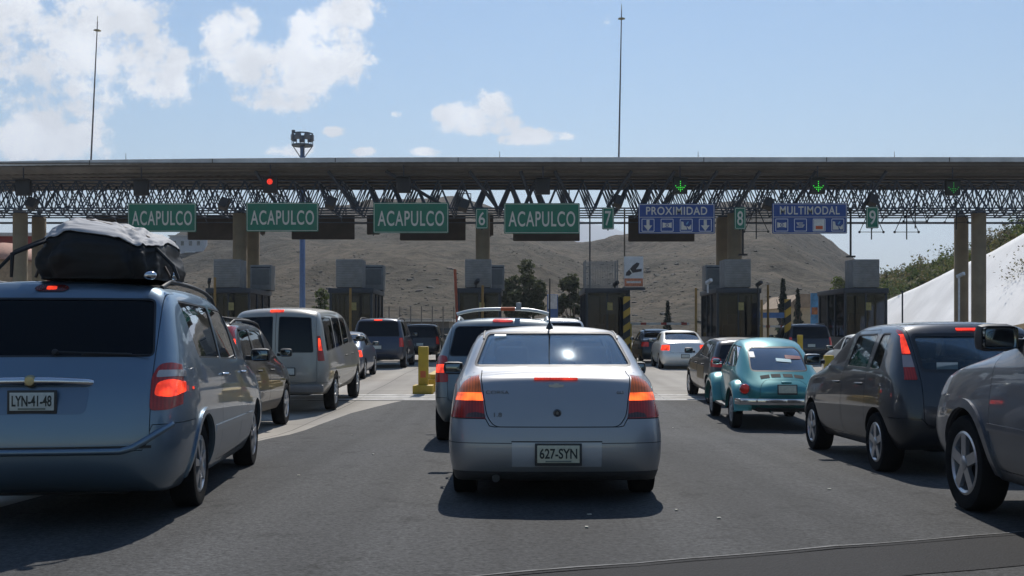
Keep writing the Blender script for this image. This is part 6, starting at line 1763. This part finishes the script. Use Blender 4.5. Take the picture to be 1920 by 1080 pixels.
put('shrub_tree', 1588, 615, 518, 70, 90, 'round', 'bright green tree behind the rightmost booth', TG, 7, br, n=2000, leaf=.3, crown0=.3)
for (px, pyt, wpx, d, sd, lab) in [(1857, 428, 36, 86, 8, 'pale sparse tree on the bank left of the other'), (1884, 418, 34, 83, 9, 'pale sparse tree on the bank nearer the right edge')]:
    x = px2(px, d); t = bvh_of(BANK).ray_cast(Vector((x, d, 80)), Vector((0, 0, -1))); zb_ = t[0].z if t[0] else 6
    tree('sparse_tree', x, d, zb_, pz2(pyt, d) - zb_ , wpx / F_PX * d / 2, 'round', lab, 'sparse trees on the bank', sd, [LEAF('leaf_straw', (.20, .17, .10)), LEAF('leaf_straw2', (.14, .12, .07)), LEAF('leaf_straw3', (.25, .22, .14))], n=420, leaf=.13, crown0=.45)

# ---- buildings
def building(name, px0, px1, pyt, pyb, d, depth, m, label, win=None, winm=None, roof=None, pitch=0, z0=0):
    x0, x1 = px2(px0, d), px2(px1, d); zt = pz2(pyt, d); w = x1 - x0
    root = empty(name, ((x0 + x1) / 2, d, z0), 0, label, 'building'); h = zt - z0
    B().box((0, depth / 2, h / 2), (w, depth, h)).obj('wall', m, root)
    if roof:
        if pitch: B().prism([(-w / 2 - .3, h), (w / 2 + .3, h), (w * .25, h + pitch), (-w * .25, h + pitch)], 'y', -.3, depth + .3).obj('roof', roof, root)
        else: B().box((0, depth / 2, h + .12), (w + .6, depth + .6, .24)).obj('roof', roof, root)
    if win:
        for (cx, cz, ww, hh) in win:
            f = B().box((cx * w, -.02, cz), (ww, .08, hh), bev=.01).obj('window', winm, root)
            B().box((cx * w, -.07, cz - hh / 2 - .05), (ww + .15, .12, .08)).obj('sill', m, f)
    return root
dg = mat('window_dark', (.03, .035, .04), .15, var=.2)
building('pink_building', -90, 86, 443, 620, 78, 10, mat('red_wall', (.24, .045, .04), .85, var=.15, dirt=.2), 'long dull red building behind the leftmost columns', [(k / 8 - .44, 5.2, 1.0, .9) for k in range(8)], dg, mat('roof_pale', (.45, .44, .42), .7))
def tent():
    d = 66; root = empty('pavilion', (px2(8, d), d, 0), 0, 'salmon domed pavilion at the far left behind the minivan', 'pavilion')
    B().lathe([(0, pz2(455, d)), (1.0, pz2(458, d)), (2.0, pz2(472, d)), (2.55, pz2(486, d)), (2.6, pz2(491, d)), (0, pz2(491, d))], 28, 'z').obj('roof', mat('salmon_canvas', (.50, .27, .19), .8, var=.12, dirt=.1), root, 50)
    B().lathe([(2.4, 0), (2.4, pz2(492, d))], 28, 'z').obj('wall', mat('pavilion_wall', (.32, .24, .16), .9, var=.2), root, 50)
tent()
def hill_house():
    e = Vector((0, 0, H_EYE)); h = HB.ray_cast(e, (W(350, 474, 100) - e).normalized())[0]
    d = h.y; z0 = h.z - 1.5; x0, x1 = px2(318, d), px2(381, d); hh = pz2(443, d) - z0; w = x1 - x0; dep = w * .45
    r = empty('white_building', ((x0 + x1) / 2, d, z0), 0, 'small white building on the hillside between two ACAPULCO signs', 'building')
    B().box((0, dep / 2, hh / 2), (w, dep, hh)).obj('wall', mat('white_wall', (.44, .45, .47), .8, var=.1, dirt=.15), r)
    B().box((0, dep / 2, hh + .15), (w + .8, dep + .8, .3)).obj('roof', mat('roof_pale', (.45, .44, .42), .7), r)
    for k in range(4): B().box((w * (-.36 + .24 * k), -.02, hh * .68), (w * .09, .1, hh * .2)).obj('window', dg, r)
    B().box((w * .12, -.3, hh * .28), (w * .3, .7, .25)).obj('porch_roof', mat('roof_white', (.7, .7, .68), .6), r)
hill_house()
building('low_building', 690, 842, 603, 640, 92, 7, mat('low_wall', (.12, .105, .085), .9, var=.25, scale=.6), 'low dark building with a pale flat roof beyond the navy off-roader', [(k / 9 - .44, 1.2, .9, .9) for k in range(9)], dg, mat('roof_pale2', (.46, .42, .36), .7))
def cream():
    d = 86; r = building('cream_building', 1478, 1560, 577, 640, d, 9, mat('cream_wall', (.46, .36, .23), .85, var=.12, dirt=.2), 'cream building with arched windows behind the blue-black off-roader', None, None, mat('tile_roof', (.28, .20, .13), .85, var=.25, scale=2), 1.1)
    w = px2(1560, d) - px2(1478, d)
    for k in range(4):
        x = -w / 2 + w * (.14 + .24 * k)
        p = [(x - .28, .6), (x + .28, .6)] + [(x + .28 * math.cos(a), 1.75 + .28 * math.sin(a)) for a in [math.pi * i / 8 for i in range(9)]]
        B().prism(p, 'y', -.04, .05).obj('window', dg, r)
cream()
def billboard():
    d = 60; x0, x1 = px2(1520, d), px2(1534, d); z1, z0 = pz2(550, d), pz2(608, d); w = x1 - x0
    r = empty('banner', ((x0 + x1) / 2, d, 0), 0, 'tall narrow blue banner left of the rightmost booth', 'banner')
    B().box((0, 0, (z0 + z1) / 2), (w, .06, z1 - z0)).obj('panel', mat('banner_blue', (.08, .25, .48), .6, var=.4, scale=3), r)
    B().box((0, -.04, z0 + .75), (w * .8, .02, .4)).obj('banner_picture', mat('banner_orange', (.42, .16, .07), .6, var=.4, scale=5), r)
    B().tube([(0, .06, 0), (0, .06, z1)], .05, 8).obj('post', frame_m, r)
billboard()
def blue_tarp():
    d = 62; p = W(1442, 596, d)
    r = empty('blue_awning', (p.x, p.y, 0), 0, 'small blue awning right of the booth behind the teal car', 'awning')
    B().prism([(-.9, p.z), (.9, p.z), (.7, p.z + .3), (-.7, p.z + .3)], 'y', -.6, .6).obj('canvas', mat('tarp_blue', (.05, .13, .32), .7, var=.2), r)
    for x in (-.8, .8):
        for y in (-.5, .5): B().tube([(x, y, 0), (x, y, p.z)], .03, 6).obj('leg', frame_m, r)
blue_tarp()
# blue information totem among the trees
o = B().box((0, 0, 1.9), (.7, .2, 3.8), bev=.03).obj('totem', mat('totem_blue', (.05, .11, .26), .6, var=.3, scale=2)); o.location = (px2(1036, 70), 70, 0); tag(o, 'narrow blue totem between the two olive trees', 'totem')
B().box((0, -.11, 3.3), (.6, .02, .9)).obj('totem_panel', mat('totem_white', (.45, .46, .48), .6, var=.2, scale=5), o)
# fence in front of the low building, lamp post before the slope wall
def fence():
    d = 74; r = empty('fence', (px2(770, d), d, 0), 0, 'thin wire fence on posts before the low pale-roofed building', 'fence')
    for k in range(9): B().tube([(-3 + k * .75, 0, 0), (-3 + k * .75, 0, 3.1)], .035, 6).obj('fence_post', mat('fence_steel', (.12, .11, .10), .6, .4), r)
    b = B()
    for z in (1, 1.6, 2.2, 2.8): b.tube([(-3, 0, z), (3, 0, z)], .012, 5)
    b.obj('fence_wire', mat('fence_steel', (.12, .11, .10), .6, .4), r)
fence()
o = B().tube([W(1692, 545, 44), W(1692, 640, 44)], .035, 8).obj('thin_post', frame_m); tag(o, 'thin dark post in front of the white slope wall', 'post')
# ---- luggage bag on the minivan's roof
def bag():
    rg = random.Random(5)
    root = empty('luggage_bag', (-3.085, 8.30, 1.735), R(6), 'bulky black luggage bag with a silver-grey cover strapped on the minivan roof', 'luggage bag')
    def surf(u, v):
        """u around 0..1, v from bottom 0 to top centre 1"""
        a = 2 * math.pi * u; e = .38
        cx = math.copysign(abs(math.cos(a)) ** e, math.cos(a)); cy = math.copysign(abs(math.sin(a)) ** e, math.sin(a))
        w = .44; l = .64
        if v < .6: k = .97 + .05 * math.sin(v / .6 * math.pi); zz = v / .6 * .80
        else: t = (v - .6) / .4; k = .97 * math.cos(t * math.pi / 2) ** .45; zz = .80 + .20 * math.sin(t * math.pi / 2)
        x, y = w * cx * k, l * cy * k
        hgt = .465 - .15 * max(0, (x + .16) / .64) ** 1.2 - .20 * max(0, (-x - .20) / .30) ** 1.3 - .05 * max(0, y / .78) - .11 * max(0, (-y - .05) / .75) ** 1.2
        p = Vector((x, y, hgt * zz))
        n = noise.fractal(Vector((x * 4.5, y * 4.5, p.z * 7)), 1, 2, 3) * .030 + noise.fractal(Vector((x * 14 + 3, y * 10, p.z * 3)), 1, 2, 3) * .014
        fold = .034 * math.sin(u * 60 + 5 * noise.noise(Vector((x * 3, y * 3, p.z * 4)))) * (1 if v < .55 else .35) * max(0, noise.noise(Vector((x * 2.5, y * 2.5, 3))) + .25)
        d = Vector((cx, cy, .3 + v)).normalized()
        return p + d * (n + fold * .9) * (1 - .8 * (v < .03)), v
    nu, nv = 150, 60
    def make(name, v0, v1, off, m, edge):
        bm = bmesh.new(); G = []
        for j in range(nv + 1):
            row = []
            for i in range(nu):
                u = i / nu; v_lo = v0 + edge * (.8 * noise.noise(Vector((math.cos(2 * math.pi * u) * 2, math.sin(2 * math.pi * u) * 2, 5))) + .4 * noise.noise(Vector((math.cos(2 * math.pi * u) * 6, math.sin(2 * math.pi * u) * 6, 1))))
                v = v_lo + (v1 - v_lo) * j / nv
                p, _ = surf(u, min(1, v)); d = Vector((p.x, p.y, .4)).normalized()
                p = p + d * off + Vector((0, 0, off * .8))
                if name == 'cover': p.z += .012 * noise.fractal(Vector((p.x * 9, p.y * 9, 2)), 1, 2, 3)
                row.append(bm.verts.new(p))
            G.append(row)
        for j in range(nv):
            for i in range(nu): bm.faces.new((G[j][i], G[j][(i + 1) % nu], G[j + 1][(i + 1) % nu], G[j + 1][i]))
        me = bm_mesh(bm, 70); o = link(name, me, m, root)
        return o
    blk = mat('bag_black', (.012, .012, .013), .62, var=.3, scale=6, spec=.35)
    body = make('bag_body', 0, 1.0, 0, blk, 0); BT = bvh_of(body)
    c = make('cover', .66, 1.0, .012, mat('cover_silver', (.36, .36, .37), .75, 0, var=.15, scale=4), .16)
    md = c.modifiers.new('t', 'SOLIDIFY'); md.thickness = .006
    # straps to the rack
    sb = mat('strap_black', (.015, .015, .016), .7)
    for pts in ([(-.40, -.45, .33), (-.58, -.48, .20), (-.76, -.50, .0)], [(-.42, -.70, .33), (-.50, -.78, .16), (-.52, -.74, .0)], [(.46, -.5, .25), (.54, -.5, .10), (.58, -.5, .0)]):
        pts = [BT.find_nearest(Vector(pts[0]))[0]] + pts[1:]
        B().tube(pts, [.013, .016, .011], 6).obj('strap', sb, root, 60)
    B().tube([(-.50, -.30, .02)] + [BT.ray_cast(Vector((x, -.30, 2)), Vector((0, 0, -1)))[0] + Vector((0, 0, .02)) for x in (-.36, -.24, -.1, .05, .2, .32)] + [(.48, -.30, .02)], .011, 6).obj('strap', mat('strap_brown', (.07, .05, .04), .7), root, 60)
    if 0: B().tube([(-.54, -.30, .02), (-.52, -.30, .26), (-.40, -.30, .40), (-.15, -.30, .485), (.10, -.30, .45), (.32, -.30, .38), (.48, -.30, .26), (.53, -.30, .02)], .014, 6).obj('strap', mat('strap_brown', (.07, .05, .04), .7), root, 60)
    B().sphere((.42, -.70, .02), .04, (1.2, 1, .8)).obj('rack_clamp', CHROME(), root, 60); B().sphere((.53, -.40, .03), .03).obj('rack_clamp', CHROME(), root, 60)
bag()
# ------------------------------------------------------------------ the air
def haze():
    o = B().box((0, 2600, 282), (15000, 8400, 574)).obj('haze', None)
    m = bpy.data.materials.new('haze_air'); m.use_nodes = True; nt = m.node_tree; N = nt.nodes
    N.remove(N['Principled BSDF']); v = N.new('ShaderNodeVolumePrincipled')
    v.inputs['Color'].default_value = (.80, .88, 1.0, 1); v.inputs['Density'].default_value = HAZE; v.inputs['Anisotropy'].default_value = .3
    nt.links.new(v.outputs[0], N['Material Output'].inputs['Volume'])
    o.data.materials.append(m); tag(o, 'thin pale haze lying over the whole place', 'haze', kind='stuff'); o.visible_shadow = True
HAZE = 3.0e-4
if HAZE: haze()
# ------------------------------------------------------------------ light, sky, camera
SUN_EL, SUN_AZ = R(47.5), R(6)
CLOUDS = [  # centre and half-size as seen from the road (u right, v up, tangent units x 2000 about the horizon), weight
    (40, 70, 230, 105, .86), (200, 60, 150, 95, .92), (300, 120, 75, 90, .95), (120, 185, 150, 60, .62), (60, 255, 90, 55, .95), (150, 265, 70, 45, .85), (-150, 150, 200, 160, .9),
    (430, 75, 60, 62, 1), (470, 125, 80, 60, 1), (560, 130, 95, 62, 1), (610, 70, 75, 62, 1), (660, 25, 52, 42, 1), (640, 110, 60, 55, .95), (690, 112, 26, 16, .85), (520, 175, 110, 30, .75), (400, 130, 50, 45, .8),
    (885, 225, 68, 34, 1), (925, 200, 36, 36, 1), (940, 235, 40, 22, .9), (840, 218, 36, 18, .9), (1000, 255, 52, 18, .95), (1050, 255, 32, 10, .8), (960, 262, 40, 14, .8),
    (545, 280, 40, 14, .85), (625, 246, 22, 9, .75), (685, 284, 24, 10, .85), (800, 285, 26, 10, .8), (745, 214, 14, 8, .62)]
def cloud_world(nt, bg, sky):
    N = nt.nodes; L = nt.links
    tc = N.new('ShaderNodeTexCoord'); sp = N.new('ShaderNodeSeparateXYZ'); L.new(tc.outputs['Generated'], sp.inputs[0])
    def math_(op, a, b=None, clamp=False):
        n = N.new('ShaderNodeMath'); n.operation = op; n.use_clamp = clamp
        for i, v in enumerate((a, b)):
            if v is None: continue
            if isinstance(v, (int, float)): n.inputs[i].default_value = v
            else: L.new(v, n.inputs[i])
        return n.outputs[0]
    yy = math_('MAXIMUM', sp.outputs[1], .05)
    u = math_('MULTIPLY', math_('DIVIDE', sp.outputs[0], yy), 2.0); v = math_('MULTIPLY', math_('DIVIDE', sp.outputs[2], yy), 2.0)
    cb = N.new('ShaderNodeCombineXYZ'); L.new(u, cb.inputs[0]); L.new(v, cb.inputs[1])
    # ragged edges: displace the lookup, then threshold
    def fbm(scale, detail, rough, off):
        mp = N.new('ShaderNodeMapping'); mp.inputs['Location'].default_value = (off, off * .7, 0); L.new(cb.outputs[0], mp.inputs[0])
        n = N.new('ShaderNodeTexNoise'); n.inputs['Scale'].default_value = scale; n.inputs['Detail'].default_value = detail; n.inputs['Roughness'].default_value = rough
        L.new(mp.outputs[0], n.inputs['Vector']); return n
    n1 = fbm(17, 12, .68, 1.3); n2 = fbm(5, 6, .55, 7.1)
    acc = None
    for (px, py, rx, ry, wgt) in CLOUDS:
        cx, cy = (px - 960) / 1000, (622 - py) / 1000
        mp = N.new('ShaderNodeMapping'); mp.vector_type = 'POINT'
        mp.inputs['Location'].default_value = (-cx / (rx / 1000), -cy / (ry / 1000), 0); mp.inputs['Scale'].default_value = (1000 / rx, 1000 / ry, 1)
        L.new(cb.outputs[0], mp.inputs[0])
        ln = N.new('ShaderNodeVectorMath'); ln.operation = 'LENGTH'; L.new(mp.outputs[0], ln.inputs[0])
        f = math_('MULTIPLY', math_('SUBTRACT', 1.55, ln.outputs['Value'], True), wgt)
        acc = f if acc is None else math_('SMOOTH_MAX', acc, f) if False else math_('MAXIMUM', acc, f)
    e = math_('ADD', acc, math_('MULTIPLY', math_('SUBTRACT', n1.outputs['Fac'], .5), 2.3))
    e = math_('ADD', e, math_('MULTIPLY', math_('SUBTRACT', n2.outputs['Fac'], .5), 1.3))
    mr = N.new('ShaderNodeMapRange'); mr.interpolation_type = 'SMOOTHSTEP'; mr.inputs[1].default_value = .42; mr.inputs[2].default_value = .90; L.new(e, mr.inputs[0])
    front = N.new('ShaderNodeMapRange'); front.inputs[1].default_value = .03; front.inputs[2].default_value = .2; L.new(sp.outputs[1], front.inputs[0])
    mask = math_('MULTIPLY', mr.outputs[0], front.outputs[0], True)
    mask = math_('MULTIPLY', mask, .96)
    # thicker parts of the cloud are whiter, thin parts and bellies greyer
    sh = N.new('ShaderNodeMapRange'); sh.inputs[1].default_value = .40; sh.inputs[2].default_value = .60; sh.inputs[3].default_value = .74; sh.inputs[4].default_value = 1.0
    n3 = fbm(7, 7, .6, 3.4); L.new(n3.outputs['Fac'], sh.inputs[0])
    br = N.new('ShaderNodeVectorMath'); br.operation = 'SCALE'; br.inputs[0].default_value = (11.6, 11.7, 11.9); L.new(sh.outputs[0], br.inputs['Scale'])
    mx = N.new('ShaderNodeMix'); mx.data_type = 'RGBA'; L.new(mask, mx.inputs[0]); L.new(sky, mx.inputs[6]); L.new(br.outputs[0], mx.inputs[7])
    L.new(mx.outputs[2], bg.inputs[0])
def setup():
    w = bpy.data.worlds.new('World'); SC.world = w; w.use_nodes = True
    nt = w.node_tree; bg = nt.nodes['Background']
    sky = nt.nodes.new('ShaderNodeTexSky'); sky.sky_type = 'NISHITA'; sky.sun_disc = False
    sky.sun_elevation = SUN_EL; sky.sun_rotation = SUN_AZ; sky.altitude = 1300; sky.air_density = 1.5; sky.dust_density = .15; sky.ozone_density = 3.5
    hs = nt.nodes.new('ShaderNodeHueSaturation'); hs.inputs['Saturation'].default_value = 1.22; nt.links.new(sky.outputs[0], hs.inputs['Color']); cloud_world(nt, bg, hs.outputs[0]); bg.inputs[1].default_value = .094
    s = bpy.data.lights.new('sun', 'SUN'); s.energy = 5.0; s.angle = R(.5); s.color = (1, .95, .88)
    o = bpy.data.objects.new('sun', s); COL.objects.link(o)
    d = Vector((math.sin(SUN_AZ) * math.cos(SUN_EL), math.cos(SUN_AZ) * math.cos(SUN_EL), math.sin(SUN_EL)))
    o.rotation_euler = d.to_track_quat('Z', 'Y').to_euler(); o.location = (0, 0, 30)
    c = bpy.data.cameras.new('camera'); co = bpy.data.objects.new('camera', c); COL.objects.link(co)
    c.sensor_width = 36; c.lens = 36 * F_PX / 1920; c.shift_y = 82 / 1920; c.clip_end = 20000; c.clip_start = .1
    co.location = (0, 0, H_EYE); co.rotation_euler = (R(90), 0, 0); SC.camera = co
    SC.view_settings.view_transform = 'Standard'; SC.view_settings.look = 'None'; SC.view_settings.gamma = 1
    SC.view_settings.exposure = .02
    SC.cycles.use_denoising = True
    SC.cycles.max_bounces = 8; SC.cycles.transparent_max_bounces = 24; SC.cycles.volume_bounces = 0
setup()
